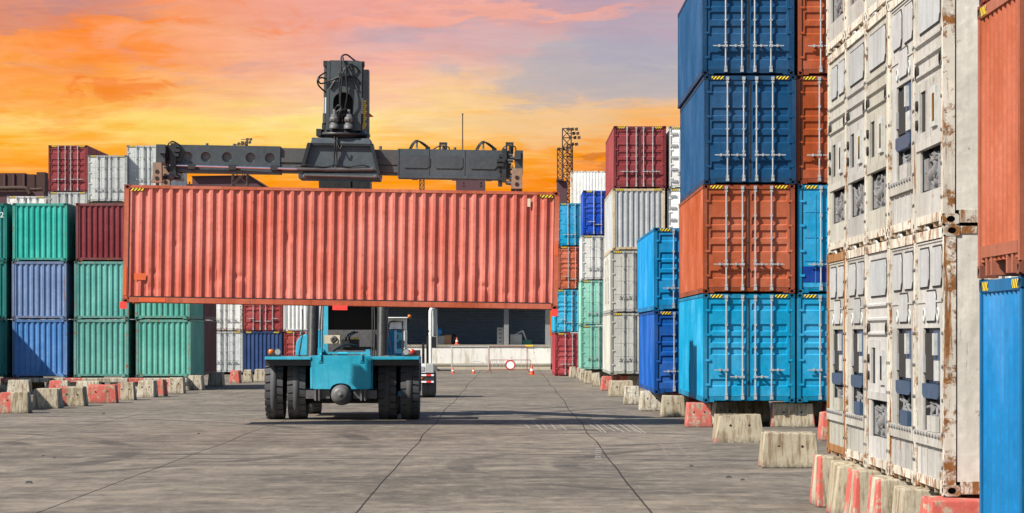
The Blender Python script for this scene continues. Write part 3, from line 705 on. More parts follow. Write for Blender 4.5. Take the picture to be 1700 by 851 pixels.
# right edge: end walls facing the lane
GE = 'containers at the right edge of the picture'
xe = 4.47
container((xe, 28.17, 0.39), L40, STD, 'tunnel0' if False else 'blank', (0.001,0.150,0.37), 0.10, 'bright blue container at the lower right edge, corrugated end to the lane', GE, rot=(0,0,R(-90)))
container((xe-0.02, 28.15, 0.39+STD+0.01), L40, STD, 'tunnel', RUSTO, 0.22, 'faded orange container above the bright blue one, open tunnel under its floor', GE, rot=(0,0,R(-90)), frame_col=(0.30,0.10,0.06))
container((xe, 28.17, 0.39+STD*2+0.02), L40, STD, 'blank', (0.30,0.07,0.05), 0.3, 'brown red container at the top right corner, only its foot in view', GE, rot=(0,0,R(-90)))
container((xe+0.03, 25.66, 0.39), L40, STD, 'blank', (0.02,0.25,0.18), 0.3, 'green container cut by the right edge below the orange ones', GE, rot=(0,0,R(-90)), stripes=False)
container((xe+0.02, 25.66, 0.39+STD+0.01), L40, STD, 'blank', RUSTO, 0.6, 'orange container cut by the right edge above the green one', GE, rot=(0,0,R(-90)), stripes=False, frust=0.9)

# ------------------------------------------------------------------ refrigerated containers
bq = MB(); bq.cyl((0,-0.012,0),(0,0.01,0),0.02,n=8); BOLT = bq.mesh('bolt', 'axle_iron')
rq = MB(); rq.lathe([(-0.034,0.0),(-0.03,0.02),(-0.012,0.028)], (0,0,0), 'y', 8); RIVET = rq.mesh('rivet', 'axle_iron')
def reefer(loc, kind, label, group, rust, postcol, seed):
    rnd = random.Random(seed); H = HCH
    r = container(loc, L40, H, 'reefer', (0.60,0.585,0.53), rust*0.72, label, group, rot=(0,0,R(-90)), frame_col=postcol, frust=rust, stripes=False, side='smooth', backcast=False, castk=0.95, cat='refrigerated container', name='refrigerated_container')
    tn = rnd.uniform(0.86, 1.08); wm = rnd.uniform(0.90, 1.03); gw = (0.37*tn,0.365*tn,0.345*tn*wm,rust*rnd.uniform(0.6, 0.95)); gw2 = (0.38,0.37,0.34,rust*0.85)
    def part(name, mb, mat='grimy_white', parent=r, color=gw): return mb.build(name, mat, parent, color)
    xi = HW-0.125
    def hseal(xa, xb, za, zb, c_):
        e = 0.022; xa -= e; xb += e; za -= e; zb += e
        q = MB(); q.prism([(xa+c_,za),(xb-c_,za),(xb,za+c_),(xb,zb-c_),(xb-c_,zb),(xa+c_,zb),(xa,zb-c_),(xa,za+c_)], 1, 0.022, 0.032); q.build('hatch_seal', 'rubber_seal', r)
    # gussets and feet under the sill
    for x in (-0.78, -0.36, 0.36, 0.78):
        m = MB(); m.hexa([(x-0.02,0.02,0.0),(x+0.02,0.02,0.0),(x+0.02,0.32,0.0),(x-0.02,0.32,0.0),(x-0.02,0.02,0.14),(x+0.02,0.02,0.14),(x+0.02,0.32,0.14),(x-0.02,0.32,0.14)]); part('support_foot', m, 'frame_paint', color=(0.40,0.31,0.22,0.7))
    for x in (-0.58, 0.10, 0.58): m = MB(); m.prism([(x-0.14,0.135),(x+0.14,0.135),(x+0.14,0.02)], 1, 0.10, 0.13); part('gusset', m, 'frame_paint', color=(0.40,0.31,0.22,0.7))
    m = MB(); m.box(-xi+0.002, xi-0.002, 0.17, 0.40, 0.0, 1.05); part('inner_wall', m, 'dark_cavity')  # near-black backing, the shade of the bay put into its colour
    if kind == 'A':
        m = MB(); m.box(-xi, xi, 0.03, 0.10, 0.142, 0.42); part('bottom_panel', m)
        bevel_bits = MB()
        # compressor bay
        for xa, xb in ((-xi, -0.80), (0.84, xi)):
            m = MB(); m.box(xa, xb, 0.03, 0.055, 0.42, 0.90); ck = part('bay_cheek', m); m = MB(); m.box(xa, xb, 0.056, 0.165, 0.42, 0.90); m.build('bay_wall', 'grease_black', ck)  # inner bay walls coloured near-black to stand for their shade
        m = MB()
        m.cyl((-0.30,0.13,0.60),(0.30,0.13,0.66),0.09,n=14); m.box(-0.78,-0.42,0.07,0.165,0.45,0.80); m.cyl((0.55,0.12,0.47),(0.55,0.12,0.80),0.08,n=12); m.box(-0.84,0.88,0.10,0.165,0.43,0.50); m.box(-0.35,0.3,0.09,0.165,0.76,0.84)
        for k in range(9): m.cyl((rnd.uniform(-0.8,0.8),0.07,rnd.uniform(0.46,0.85)),(rnd.uniform(-0.8,0.8),0.10,rnd.uniform(0.46,0.85)),0.018,n=6)
        for k in range(4): z_ = 0.5+0.1*k; m.cyl((0.1,0.10,z_),(0.1,0.06,z_),0.05,n=10)
        part('compressor', m, 'reefer_machinery')
        m = MB(); m.tube([(-0.84,0.10,0.46),(-0.83,0.085,0.54),(-0.79,0.085,0.60),(-0.74,0.10,0.56)],0.010,n=6); part('power_cable', m, 'cable_yellow')
        m = MB(); m.box(-xi, xi, 0.012, 0.08, 0.90, 1.00); part('lip', m)
        # control panel frame with a shallow slot, its shade painted near-black, and a raised display
        m = MB(); m.box(-xi, -0.80, 0.02, 0.10, 1.0, 1.66); m.box(-0.80, -0.30, 0.03, 0.12, 1.0, 1.10); m.box(-0.80,-0.30,0.03,0.12,1.56,1.66); m.box(-0.30,0.10,0.02,0.10,1.0,1.66); m.box(0.10, xi, 0.03, 0.10, 1.0, 1.66); part('control_frame', m)
        m = MB(); m.box(-0.80,-0.30,0.05,0.07,1.10,1.56); part('access_slot', m, 'dark_cavity')
        if seed in (3, 11):
            m = MB(); m.lathe([(0.0,0.0),(0.0,0.20),(-0.02,0.24),(-0.02,0.29),(0.028,0.30)], (0.0,0,1.33), 'y', 24); part('fan_grille', m, 'beige_plastic')
        m = MB(); m.box(0.34 if seed in (3, 11) else 0.20,0.62,0.0,0.03,1.10,1.54); part('display_box', m, 'control_white')
        m = MB(); m.box(0.40,0.54,-0.006,0.0,1.16,1.46); part('display_window', m, 'dark_glass')
        m = MB()
        for z_ in (1.2, 1.42): m.cyl((-0.95,0.03,z_),(-0.95,-0.005,z_),0.06,n=10)
        part('vent_disc', m, 'dark_cavity')
        m = MB(); m.box(-xi, xi, 0.03, 0.10, 1.66, H-0.13)
        for z_ in (1.74, 1.92, 2.10): m.prism([(0.03,z_-0.03),(0.0,z_-0.012),(0.0,z_+0.012),(0.03,z_+0.03)], 0, -xi, xi)
        part('upper_panel', m)
        for xa, xb in (((-0.85, 0.85),) if seed % 3 else ((-0.9, -0.05), (0.1, 0.9))):
            m = MB(); c_ = 0.08; za, zb = 2.22, 2.66
            m.prism([(xa+c_,za),(xb-c_,za),(xb,za+c_),(xb,zb-c_),(xb-c_,zb),(xa+c_,zb),(xa,zb-c_),(xa,za+c_)], 1, 0.012, 0.03); hseal(xa, xb, za, zb, c_); part('evaporator_hatch', m, color=(0.34,0.36,0.37,rust*0.3))
        for z_, x in ((1.80,-0.98),(1.80,0.98)):
            m = MB(); m.lathe([(-0.035,0.055),(-0.035,0.075),(0,0.075)], (x,0.03,z_), 'y', 12); part('lifting_eye', m, 'dark_cavity')
    else:
        m = MB(); m.box(-xi, xi, 0.03, 0.10, 0.142, 0.50)
        for x in (-0.75, -0.25, 0.25, 0.75): m.box(x-0.02, x+0.02, 0.018, 0.03, 0.16, 0.48)
        part('bottom_panel', m)
        m = MB(); m.box(-xi, xi, -0.012, 0.10, 0.502, 0.655); part('riveted_beam', m, color=gw2)
        for k in range(9): link('rivet', RIVET, r, None, (-0.96+0.24*k, 0, 0.62))
        for xa, xb in ((-xi, -0.64), (0.72, xi)):
            m = MB(); m.box(xa, xb, 0.03, 0.055, 0.657, 1.80); ck = part('bay_cheek', m); m = MB(); m.box(xa, xb, 0.056, 0.165, 0.657, 1.80); m.build('bay_wall', 'grease_black', ck)  # bay walls with painted shade, near-black behind the pale cheek
        m = MB(); m.box(-0.55,0.2,0.10,0.165,0.66,0.80); m.cyl((-0.2,0.13,0.80),(-0.2,0.13,0.95),0.08,n=12); m.cyl((0.3,0.13,0.80),(0.68,0.13,0.84),0.07,n=12)
        for k in range(10): m.cyl((rnd.uniform(-0.6,0.66),0.07,rnd.uniform(0.68,1.0)),(rnd.uniform(-0.6,0.66),0.10,rnd.uniform(0.68,1.0)),0.018,n=6)
        part('compressor', m, 'reefer_machinery')
        m = MB(); m.box(-0.1,0.6,-0.005,0.04,0.66,0.83); part('battery_tray', m, 'reefer_blue' if seed % 2 else 'grimy_white')
        m = MB(); m.tube([(0.65,0.08,0.70),(0.68,0.07,0.78),(0.74,0.08,0.86)],0.013,n=6); m.tube([(0.4,0.08,0.68),(0.5,0.06,0.72),(0.6,0.08,0.69)],0.013,n=6); part('power_cable', m, 'cable_yellow')
        m = MB(); m.prism([(-0.62,1.06),(-0.50,1.02),(0.58,1.02),(0.70,1.06),(0.70,1.18),(-0.62,1.18)], 1, 0.012, 0.11); part('blue_ledge', m, 'reefer_blue')
        m = MB(); m.box(-0.638,0.718,0.09,0.12,1.18,1.80); m.box(0.12,0.716,0.04,0.09,1.20,1.77); part('control_box', m, 'reefer_blue')
        m = MB(); m.box(-0.63,0.02,0.048,0.088,1.22,1.74); part('recess_shade_panel', m, 'dark_cavity')  # almost flush panel, near-black to paint the shade of a recess
        m = MB(); m.box(0.24,0.60,0.025,0.04,1.22,1.44); m.box(0.30,0.44,0.0,0.04,1.50,1.74); part('controller', m, 'control_white')
        m = MB(); m.box(-0.66,-0.58,0.02,0.05,1.3,1.5); part('pipe_clamp', m, 'galvanised')
        m = MB(); m.box(-xi, xi, 0.03, 0.10, 1.80, H-0.13)
        for z_ in (2.08, 2.74): m.box(-xi, xi, 0.018, 0.03, z_, z_+0.02)
        part('upper_panel', m)
        for xa, xb in ((-0.92, -0.10), (0.12, 0.92)):
            m = MB(); c_ = 0.08; za, zb = 2.26, 2.68
            m.prism([(xa+c_,za),(xb-c_,za),(xb,za+c_),(xb,zb-c_),(xb-c_,zb),(xa+c_,zb),(xa,zb-c_),(xa,za+c_)], 1, 0.012, 0.03); hseal(xa, xb, za, zb, c_); part('evaporator_hatch', m, color=(0.36,0.37,0.38,rust*0.4))
        m = MB(); xa, xb, za, zb, c_ = -0.35, 0.45, 1.88, 2.20, 0.07
        m.prism([(xa+c_,za),(xb-c_,za),(xb,za+c_),(xb,zb-c_),(xb-c_,zb),(xa+c_,zb),(xa,zb-c_),(xa,za+c_)], 1, 0.014, 0.03); hseal(xa, xb, za, zb, c_); part('fan_cover', m, color=(0.37,0.38,0.385,rust*0.4))
        for x in (-0.52, 0.60):
            m = MB(); m.lathe([(0.028,0.055),(0.014,0.055),(0.014,0.085),(0.028,0.085)], (x,0,1.94), 'y', 14); part('fresh_air_vent', m, 'control_white')
    # bolts up both posts
    for x in (-xi-0.03, xi+0.03):
        for k in range(7): link('bolt', BOLT, r, None, (x, 0, 0.3+0.36*k))
    # lugs along the top edge
    m = MB(); m.tube([(-0.5,0.05,H-0.03),(-0.5,0.03,H+0.015),(-0.2,0.03,H+0.015),(-0.2,0.05,H-0.03)],0.02,n=6,sub=1); part('lashing_loop', m, 'galvanised')
    return r
XR = 4.60; yn = 32.75
order = ['farthest', 'second farthest', 'middle', 'second nearest', 'nearest']
PW = (0.54,0.51,0.44)
for lv, kinds in enumerate((['B','B','A','B','B'], ['A','A','A','B','A'], ['A','A','A','A','A'])):
    for k in range(5):                       # k = 0 nearest the camera
        yc = yn + HW + k*2.43
        nm = order[4-k]
        lab = '%s white refrigerated container of the %s row along the right of the lane' % (nm, ('bottom', 'middle', 'top')[lv])
        pc = (0.30,0.15,0.06) if (lv == 0 and k == 4) else PW
        reefer((XR + random.uniform(-0.012, 0.012), yc, 0.73+lv*(HCH+0.004)), kinds[4-k], lab, 'wall of white refrigerated containers', (0.72, 0.68, 0.64)[lv] + (0.05 if (lv == 0 and k in (0, 4)) else 0), pc, lv*5+k)

# ------------------------------------------------------------------ the hoisted container
ROLL = R(0.95)
HL, HH = 11.66, 3.17
hx0 = X(205, 82.5); hz = 3.22 
hc = container((hx0, 82.25+HW, hz + math.sin(ROLL)*HL/2), HL, HH, 'blank', SALMON, 0.52, 'long salmon red container hoisted by the reach stacker across the lane', None, rot=(-ROLL, 0, R(-90)), frame_col=(0.44,0.112,0.062), frust=0.45, stripes=False, side=0.272)
hc.location.x = hx0
m = MB()
for ya, yb in ((0.18, 0.52), (HL-0.52, HL-0.18)): m.box(HW-0.03, HW+0.003, ya, yb, HH-0.165, HH-0.095)
m.build('hazard_stripe', 'hazard_stripe', hc)
m = MB(); m.box(HW-0.05, HW+0.004, 0.45, 1.15, 0.04, 0.14); m.box(HW-0.03, HW+0.006, 0.012, 0.105, 0.20, 0.95); m.box(HW-0.02, HW-0.006, 0.30, 0.62, 0.62, 0.80); m.box(HW-0.03, HW+0.006, HL-0.105, HL-0.012, 1.45, 1.85)
m.build('paint_patch', 'orange_patch', hc)
for ya, yb, za, zb in ((-0.06, 0.12, -0.16, 0.03), (HL/2-0.20, HL/2+0.20, -0.10, 0.02), (HL-0.17, HL+0.01, -0.17, 0.02)):
    m = MB(); m.box(HW+0.006, HW+0.045, ya, yb, za, zb); m.build('red_tag', 'bright_red_tag', hc)
m = MB(); m.box(HW-0.01, HW+0.004, HL-0.86, HL-0.78, HH-0.42, HH-0.20); m.build('data_plate', 'beige_plastic', hc)
m = MB(); m.box(HW-0.03, HW-0.004, 0.116, 0.150, 0.16, HH-0.12); m.box(HW-0.03, HW-0.005, HL-0.15, HL-0.118, 0.16, HH-0.12); m.box(HW-0.03, HW-0.002, 0.18, HL-0.18, 0.160, 0.19); m.build('painted_gap_shade', 'rubber_seal', hc)  # solid dark strips painting the shade of gaps along posts and bottom rail

# ------------------------------------------------------------------ reach stacker
rs = empty('reach_stacker', (X(566.5, 88.7), 89.65, 0), 'big cyan reach stacker with black boom and spreader carrying the salmon container', 'reach stacker')
DRS = 88.7; SRS = FPX/DRS
def rx(px): return (px-566.5)/SRS
def rz(py, d=88.3): return Z(py, d)
CY = (0.035, 0.36, 0.53, 0.42); CYF = (0.035, 0.36, 0.53, 0.55); BK = (0.055, 0.062, 0.068, 0.35)
r_t = 0.935
def tyre_mesh():
    m = MB(); wd = 0.53; rr = r_t
    prof = [(-0.23, 0.45), (-wd/2+0.02, 0.55), (-wd/2, 0.75), (-wd/2+0.015, rr-0.07), (-wd/2+0.05, rr-0.052), (wd/2-0.05, rr-0.052), (wd/2-0.015, rr-0.07), (wd/2, 0.75), (wd/2-0.02, 0.55), (0.23, 0.45)]
    m.lathe(prof, (0,0,0), 'x', 72)
    m.lathe([(-0.095, rr-0.055), (-0.095, rr), (0.095, rr), (0.095, rr-0.055)], (0,0,0), 'x', 72)
    N = 24; st_ = 2*math.pi/N
    for sx in (-1, 1):
        for k in range(N):
            a0 = k*st_ + (st_/2 if sx > 0 else 0); a1 = a0 + st_*0.79; V = []
            for x in (0.094, wd/2-0.004):
                sk = 0.10 if x > 0.1 else 0.0
                for a in (a0, (a0+a1)/2, a1):
                    for rad in (rr-0.07, rr if x < 0.1 else rr-0.018):
                        V.append((sx*x, math.cos(a+sk*st_)*rad, math.sin(a+sk*st_)*rad))
            f = [(1,3,9,7),(3,5,11,9),(0,1,7,6),(4,10,11,5),(6,7,9,8),(8,9,11,10),(0,2,3,1),(2,4,5,3)]
            m.add(V, f if sx > 0 else [q[::-1] for q in f])
    return m.mesh('tyre', 'tyre_rubber')
TY = tyre_mesh()
mr = MB(); mr.lathe([(-0.22,0.455),(-0.22,0.40),(-0.05,0.36),(-0.05,0.0)], (0,0,0), 'x', 32); mr.lathe([(0.22,0.455),(0.22,0.40),(0.05,0.36),(0.05,0.0)], (0,0,0), 'x', 32)
RIM = mr.mesh('rim', 'axle_iron')
for px in (454, 491.5, 642.5, 680):
    wh = bpy.data.objects.new('wheel', None); COL.objects.link(wh); wh.parent = rs; wh.location = (rx(px), 0, r_t-0.005); wh.rotation_euler = (random.uniform(0, 3), 0, 0)
    link('tyre', TY, wh); link('rim', RIM, wh, (0.05, 0.3, 0.4, 0.5))
def rpart(name, mb, mat, color=None, parent=rs): return mb.build(name, mat, parent, color)
# axle, hub
m = MB(); m.cyl((rx(500),-0.55,0.78),(rx(634),-0.55,0.78),0.16,n=18); m.box(rx(508),rx(548),-1.1,-0.2,0.62,0.86); m.box(rx(587),rx(626),-1.1,-0.2,0.62,0.86); m.box(rx(522),rx(534),-1.16,0.1,0.58,0.90); m.box(rx(598),rx(610),-1.16,0.1,0.58,0.90)
for px in (525, 531, 601, 607): m.cyl((rx(px),-1.19,0.56),(rx(px),-1.19,0.95),0.025,n=8)
rpart('drive_axle', m, 'axle_iron')
m = MB(); m.lathe([(-1.50,0.0),(-1.495,0.04),(-1.485,0.05),(-1.48,0.13),(-1.45,0.20),(-1.38,0.255),(-1.22,0.29),(-1.0,0.31),(-0.1,0.32)], (rx(567),0,0.735), 'y', 28); rpart('differential_hub', m, 'axle_iron')
m = MB(); m.box(rx(512), rx(622), 0.3, 7.0, 0.55, 1.35); m.box(rx(505), rx(628), 0.5, 1.4, 0.45, 0.75); rpart('underframe', m, 'grease_black')
# front plate with the arched cut-out
ptop, pbot = rz(590), rz(645)
poly = [(rx(518), pbot+0.02), (rx(522), pbot-0.02), (rx(548), pbot-0.02)]
for k in range(9):
    a = math.pi*(1-k/8); poly.append((rx(567)+math.cos(a)*0.30, pbot-0.02+math.sin(a)*0.17))
poly += [(rx(586), pbot-0.02), (rx(613), pbot-0.02), (rx(617), pbot+0.02), (rx(617), ptop), (rx(518), ptop)]
m = MB(); m.prism(poly, 1, -1.22, -1.16); bevel(rpart('front_plate', m, 'machine_paint', CY), 0.012)
for sx, (pa, pb) in ((-1, (441, 517.5)), (1, (617.5, 696))):
    m = MB(); zt = rz(592)
    m.box(rx(pa), rx(pb), -1.25, 1.1, zt-0.085, zt); 
    xa = rx(pb) if sx < 0 else rx(pa)
    m.box(xa-0.03, xa+0.03, -1.12, 1.0, 0.9, zt-0.087)
    m.box(rx(pa), rx(pb), -1.10, -1.04, zt-0.26, zt-0.087, 1)
    m.box(rx(pa), rx(pb), 1.0, 1.06, 0.8, zt-0.087, 1)
    m.box(rx(pa) if sx < 0 else rx(pb)-0.04, rx(pa)+0.04 if sx < 0 else rx(pb), -1.03, 1.0, zt-0.20, zt-0.087, 0)
    bevel(rpart('fender', m, ['machine_paint', 'grease_black'], CYF), 0.01)
# eyes on the plate
for px in (533, 601):
    m = MB(); m.prism([(-1.26, ptop-0.14), (-1.222, ptop-0.20), (-1.222, ptop+0.08), (-1.26, ptop+0.03)], 0, rx(px)-0.02, rx(px)+0.02); m.box(rx(px)-0.06, rx(px)+0.05, -1.24, -1.222, ptop-0.20, ptop-0.05); rpart('tow_eye', m, 'machine_paint', CYF)
# lamps
for px, order_ in ((450, 1), (686, -1)):
    zt = rz(592)
    m = MB(); m.box(rx(px)-0.10, rx(px)+0.28*order_ if order_ > 0 else rx(px)+0.10, -1.0, -0.8, zt+0.003, zt+0.05) if order_ > 0 else m.box(rx(px)-0.28, rx(px)+0.10, -1.0, -0.8, zt+0.003, zt+0.05); rpart('lamp_bracket', m, 'grease_black')
    xa = rx(px) if order_ > 0 else rx(px)-0.02
    m = MB(); m.lathe([(-0.05,0.0),(-0.05,0.075),(0.0,0.085),(0.09,0.07),(0.09,0.0)], (xa,-0.95,zt+0.135), 'y', 20); rpart('indicator_lamp', m, 'amber_lens' if order_ > 0 else 'red_lens')
    xb = xa+0.19*order_
    m = MB(); m.lathe([(-0.03,0.0),(-0.03,0.085)], (xb,-0.95,zt+0.14), 'y', 20, 1); m.lathe([(-0.032,0.085),(-0.04,0.10),(0.02,0.10),(0.12,0.05),(0.12,0.0)], (xb,-0.95,zt+0.14), 'y', 20, 0); rpart('headlamp', m, ['grease_black', 'clear_lens'])
# lift cylinders, slightly inclined back to the boom
for px in (513.5, 631):
    m = MB(); x = rx(px); m.cyl((x,0.3,1.5),(x,1.5,5.4),0.165,n=24); m.cyl((x,1.48,5.35),(x*0.36,2.3,6.35),0.09,n=16); m.cyl((x,0.28,1.45),(x,0.34,1.62),0.19,n=24)
    rpart('lift_cylinder', m, ['grease_black', 'chrome_rod'])
    m = MB(); s_ = -1 if px < 560 else 1
    m.tube([(x-s_*0.24,0.2,1.6),(x-s_*0.22,0.5,2.6),(x-s_*0.26,0.9,4.0),(x-s_*0.2,1.3,5.3)],0.022,n=6); m.tube([(x-s_*0.30,0.2,1.6),(x-s_*0.29,0.5,2.7),(x-s_*0.32,0.9,4.0)],0.018,n=6); rpart('hydraulic_hose', m, 'hose')
m = MB(); m.tube([(rx(505)-0.1,-0.2,3.2),(rx(500),-0.3,2.6),(rx(497),-0.4,2.15),(rx(494),-0.4,1.85)],0.02,n=6); m.tube([(rx(640),-0.2,3.2),(rx(643),-0.3,2.6),(rx(648),-0.4,2.1),(rx(650),-0.4,1.9)],0.02,n=6); rpart('hydraulic_hose', m, 'hose')
# cab
cab = MB(); cz0, cz1 = 1.55, 4.1
cab.box(rx(523), rx(531), 3.0, 3.1, cz0, cz1); cab.box(rx(616), rx(625), 3.0, 3.1, cz0, cz1); cab.box(rx(531), rx(616), 3.0, 3.08, 3.55, cz1)
cab.box(rx(523), rx(625), 3.1, 5.0, cz0, 2.25); cab.box(rx(523), rx(531), 3.1, 5.0, 2.25, cz1); cab.box(rx(616), rx(625), 3.1, 5.0, 2.25, cz1); cab.box(rx(521), rx(627), 2.95, 5.05, cz1+0.002, cz1+0.12); cab.box(rx(531), rx(616), 4.9, 5.0, 2.25, cz1)
cabo = rpart('cab', cab, 'machine_paint', CY)
m = MB(); m.box(rx(531.3), rx(615.7), 3.02, 3.05, 2.62, 3.55); rpart('windscreen', m, 'dark_glass', parent=cabo)
m = MB(); m.box(rx(531.3), rx(615.7), 3.0, 3.06, 1.70, 2.61); m.box(rx(556), rx(610), 2.94, 3.0, 2.1, 2.55); rpart('front_panel', m, 'axle_iron', parent=cabo)
m = MB(); m.box(rx(528), rx(553)+0.03, 2.0, 2.3, rz(570,91), rz(556,91)); m.lathe([(-0.03,0.05),(-0.03,0.10),(0,0.11)], ((rx(530)+rx(553))/2+0.05,1.99,rz(563,91)), 'y', 18, 1); rpart('floodlight', m, ['beige_plastic', 'axle_iron'])
m = MB(); m.box(rx(558), rx(588), 1.7, 2.2, rz(576,91), rz(563,91)); m.box(rx(551), rx(592), 1.8, 2.2, rz(581,91), rz(577,91)); rpart('valve_box', m, 'grease_black')
m = MB(); m.box(rx(578), rx(588), 1.68, 1.78, rz(563,91)+0.003, rz(560,91)); rpart('warning_plate', m, 'yellow_plastic')
m = MB(); m.box(rx(530), rx(612), -0.6, -0.5, rz(588)+0.0, rz(584)); m.box(rx(527), rx(534), -0.9, -0.5, ptop+0.003, rz(578)); m.box(rx(607), rx(614), -0.9, -0.5, ptop+0.003, rz(580)); m.cyl((rx(560),-0.8,ptop+0.05),(rx(576),-0.8,ptop+0.05),0.05,n=10); rpart('front_rail', m, 'machine_paint', CYF)
m = MB(); m.box(rx(532), rx(612), -0.95, 3.2, ptop-0.35, ptop-0.1); m.tube([(rx(545),-0.7,ptop-0.05),(rx(555),-0.3,rz(580)),(rx(570),0.5,rz(572)),(rx(585),1.6,rz(574))],0.03,n=7); m.tube([(rx(572),1.6,rz(563,88)),(rx(575),1.2,rz(556,88)),(rx(583),2.6,rz(551,90))],0.03,n=7); m.tube([(rx(566),1.6,rz(565,88)),(rx(570),1.2,rz(557,88)),(rx(578),2.6,rz(550,90))],0.03,n=7); rpart('hydraulic_hose', m, 'hose')
# side tank with a rounded top
poly = [(rx(481), rz(591))]
for k in range(9):
    a = math.pi - k/8*math.pi*0.5; poly.append((rx(500)+math.cos(a)*0.32, rz(572)+math.sin(a)*0.36-0.06))
poly += [(rx(507), rz(564)), (rx(507), rz(591))]
m = MB(); m.prism(poly, 1, 1.4, 3.6); bevel(rpart('side_tank', m, 'machine_paint', CY), 0.02)
m = MB(); m.box(rx(488), rx(502), 2.0, 2.6, rz(565), rz(560)); m.box(rx(486), rx(490), 1.9, 2.2, rz(564), rz(556)); rpart('tank_cap', m, 'axle_iron')
# rear body and counterweight (mostly hidden)
m = MB(); m.box(-1.6, 1.6, 3.4, 7.2, 0.6, 1.9); m.box(-1.3, 1.3, 5.2, 7.0, 1.9, 2.6); rpart('rear_body', m, 'machine_paint', CY)
for sx in (-1, 1):
    wh = bpy.data.objects.new('wheel', None); COL.objects.link(wh); wh.parent = rs; wh.location = (sx*1.25, 6.2, 0.62); wh.scale = (0.85, 0.67, 0.67)
    link('tyre', TY, wh); link('rim', RIM, wh)
# boom
m = MB()
def beam(p0, p1, w_, h_, mi=0):
    p0, p1 = Vector(p0), Vector(p1); dd = (p1-p0).normalized(); up = Vector((1,0,0)).cross(dd); 
    V = []
    for p in (p0, p1):
        for sx_, su in ((-1,-1),(1,-1),(1,1),(-1,1)): V.append(p + Vector((sx_*w_/2,0,0)) + up*(su*h_/2))
    m.add(V, [(0,1,2,3)[::-1],(4,5,6,7),(0,1,5,4),(1,2,6,5),(2,3,7,6),(3,0,4,7)], mi)
beam((0.08,7.0,4.2), (0.08,-2.7,8.9), 0.95, 0.9); beam((0.08,5.2,5.1), (0.08,-3.35,9.25), 0.80, 0.72)
rpart('boom', m, 'black_steel', BK)
m = MB(); m.box(0.72, 0.92, -3.7, -3.15, Z(232,84.6), Z(108,84.6)); m.box(0.45, 0.72, -3.65, -3.2, Z(118,84.6)+0.02, Z(112,84.6)+0.1); m.box(0.45,0.72,-3.65,-3.2,Z(215,84.6),Z(209,84.6)); rpart('boom_tip_plate', m, 'black_steel', (0.02,0.025,0.03,0.1))
m = MB(); m.box(-0.45, 0.98, -4.1, -3.0, Z(311,85.5), Z(297,85.5)); m.box(0.42,0.44,-4.13,-4.1,Z(311,85.5),Z(297,85.5)); rpart('tilt_bracket', m, 'black_steel', (0.03,0.034,0.038,0.1))

# ---- spreader (rolled with its load)
SS = 84.2; kS = FPX/SS
sp = bpy.data.objects.new('spreader', None); COL.objects.link(sp); sp.parent = rs
z_sp = Z(270, SS); sp.location = (X(565, SS)-rs.location.x, SS-rs.location.y, z_sp); sp.rotation_euler = (0, ROLL, 0)
def lx(px): return (px-565)/kS
def lz(py): return (270-py)/kS
STEEL = (0.056, 0.070, 0.080, 0.22)
def spart(name, mb, mat='black_steel', color=STEEL): return mb.build(name, mat, sp, color)
# left telescopic arm with round holes
bt, bb_ = lz(246.5), lz(290)
def holed_beam(pa, pb, ta, tb, holes, y0, y1):
    """front web of an arm with round holes through it"""
    m = MB(); cz = (ta+tb)/2 + 0.03; r = 0.135
    edges = [pa] + [(holes[i]+holes[i+1])/2 for i in range(len(holes)-1)] + [pb]
    for i, hx in enumerate(holes):
        a, b_ = edges[i], edges[i+1]; N = 24; o = []; inn = []; dee = []
        for k in range(N):
            q = 2*math.pi*(k+0.5)/N; cx, sz = math.cos(q), math.sin(q)
            tx = ((b_-hx)/cx if cx > 0 else (a-hx)/cx); tz = ((tb-cz)/sz if sz > 0 else (ta-cz)/sz); t_ = min(tx, tz)
            o.append((hx+cx*t_, y0, cz+sz*t_)); inn.append((hx+cx*r, y0, cz+sz*r)); dee.append((hx+cx*r, y0+0.10, cz+sz*r))
        V = o+inn+dee
        m.add(V, [(k, (k+1) % N, N+(k+1) % N, N+k) for k in range(N)], 0); m.add(V, [(N+k, N+(k+1) % N, 2*N+(k+1) % N, 2*N+k) for k in range(N)], 0, True)
        # fill corners of the panel
        for (cx_, cz_) in ((a, ta), (b_, ta), (b_, tb), (a, tb)):
            near = sorted(range(N), key=lambda k: (o[k][0]-cx_)**2 + (o[k][2]-cz_)**2)
            onx = [k for k in near if abs(o[k][0]-cx_) < 1e-6][:1]; onz = [k for k in near if abs(o[k][2]-cz_) < 1e-6][:1]
            if onx and onz: m.add([(cx_, y0, cz_), o[onx[0]], o[onz[0]]], [(0,1,2)], 0)
        m.add([(hx-r*1.3,y0+0.10,cz-r*1.3),(hx+r*1.3,y0+0.10,cz-r*1.3),(hx+r*1.3,y0+0.10,cz+r*1.3),(hx-r*1.3,y0+0.10,cz+r*1.3)], [(0,1,2,3)], 1)
    m.box(pa, pb, y0+0.11, y1, ta+0.001, tb-0.001); m.box(pa, pb, y0-0.001, y1, tb, tb+0.03); m.box(pa, pb, y0-0.04, y1, ta-0.07, ta)
    return m
arm = spart('telescopic_arm', holed_beam(lx(296), lx(467), bb_+0.06, bt-0.02, [lx(q) for q in (314, 344, 379, 418, 450)], -0.45, 0.4), ['black_steel', 'arm_core'])
m = MB(); m.box(lx(463), lx(520), -0.38, 0.36, bb_+0.03, bt-0.03); m.box(lx(467.5), lx(520), -0.43, -0.381, bb_+0.30, bb_+0.42); m.box(lx(467.5), lx(520), -0.42, -0.381, bb_+0.08, bb_+0.24); spart('inner_arm', m, 'black_steel', (0.07,0.072,0.072,0.55))
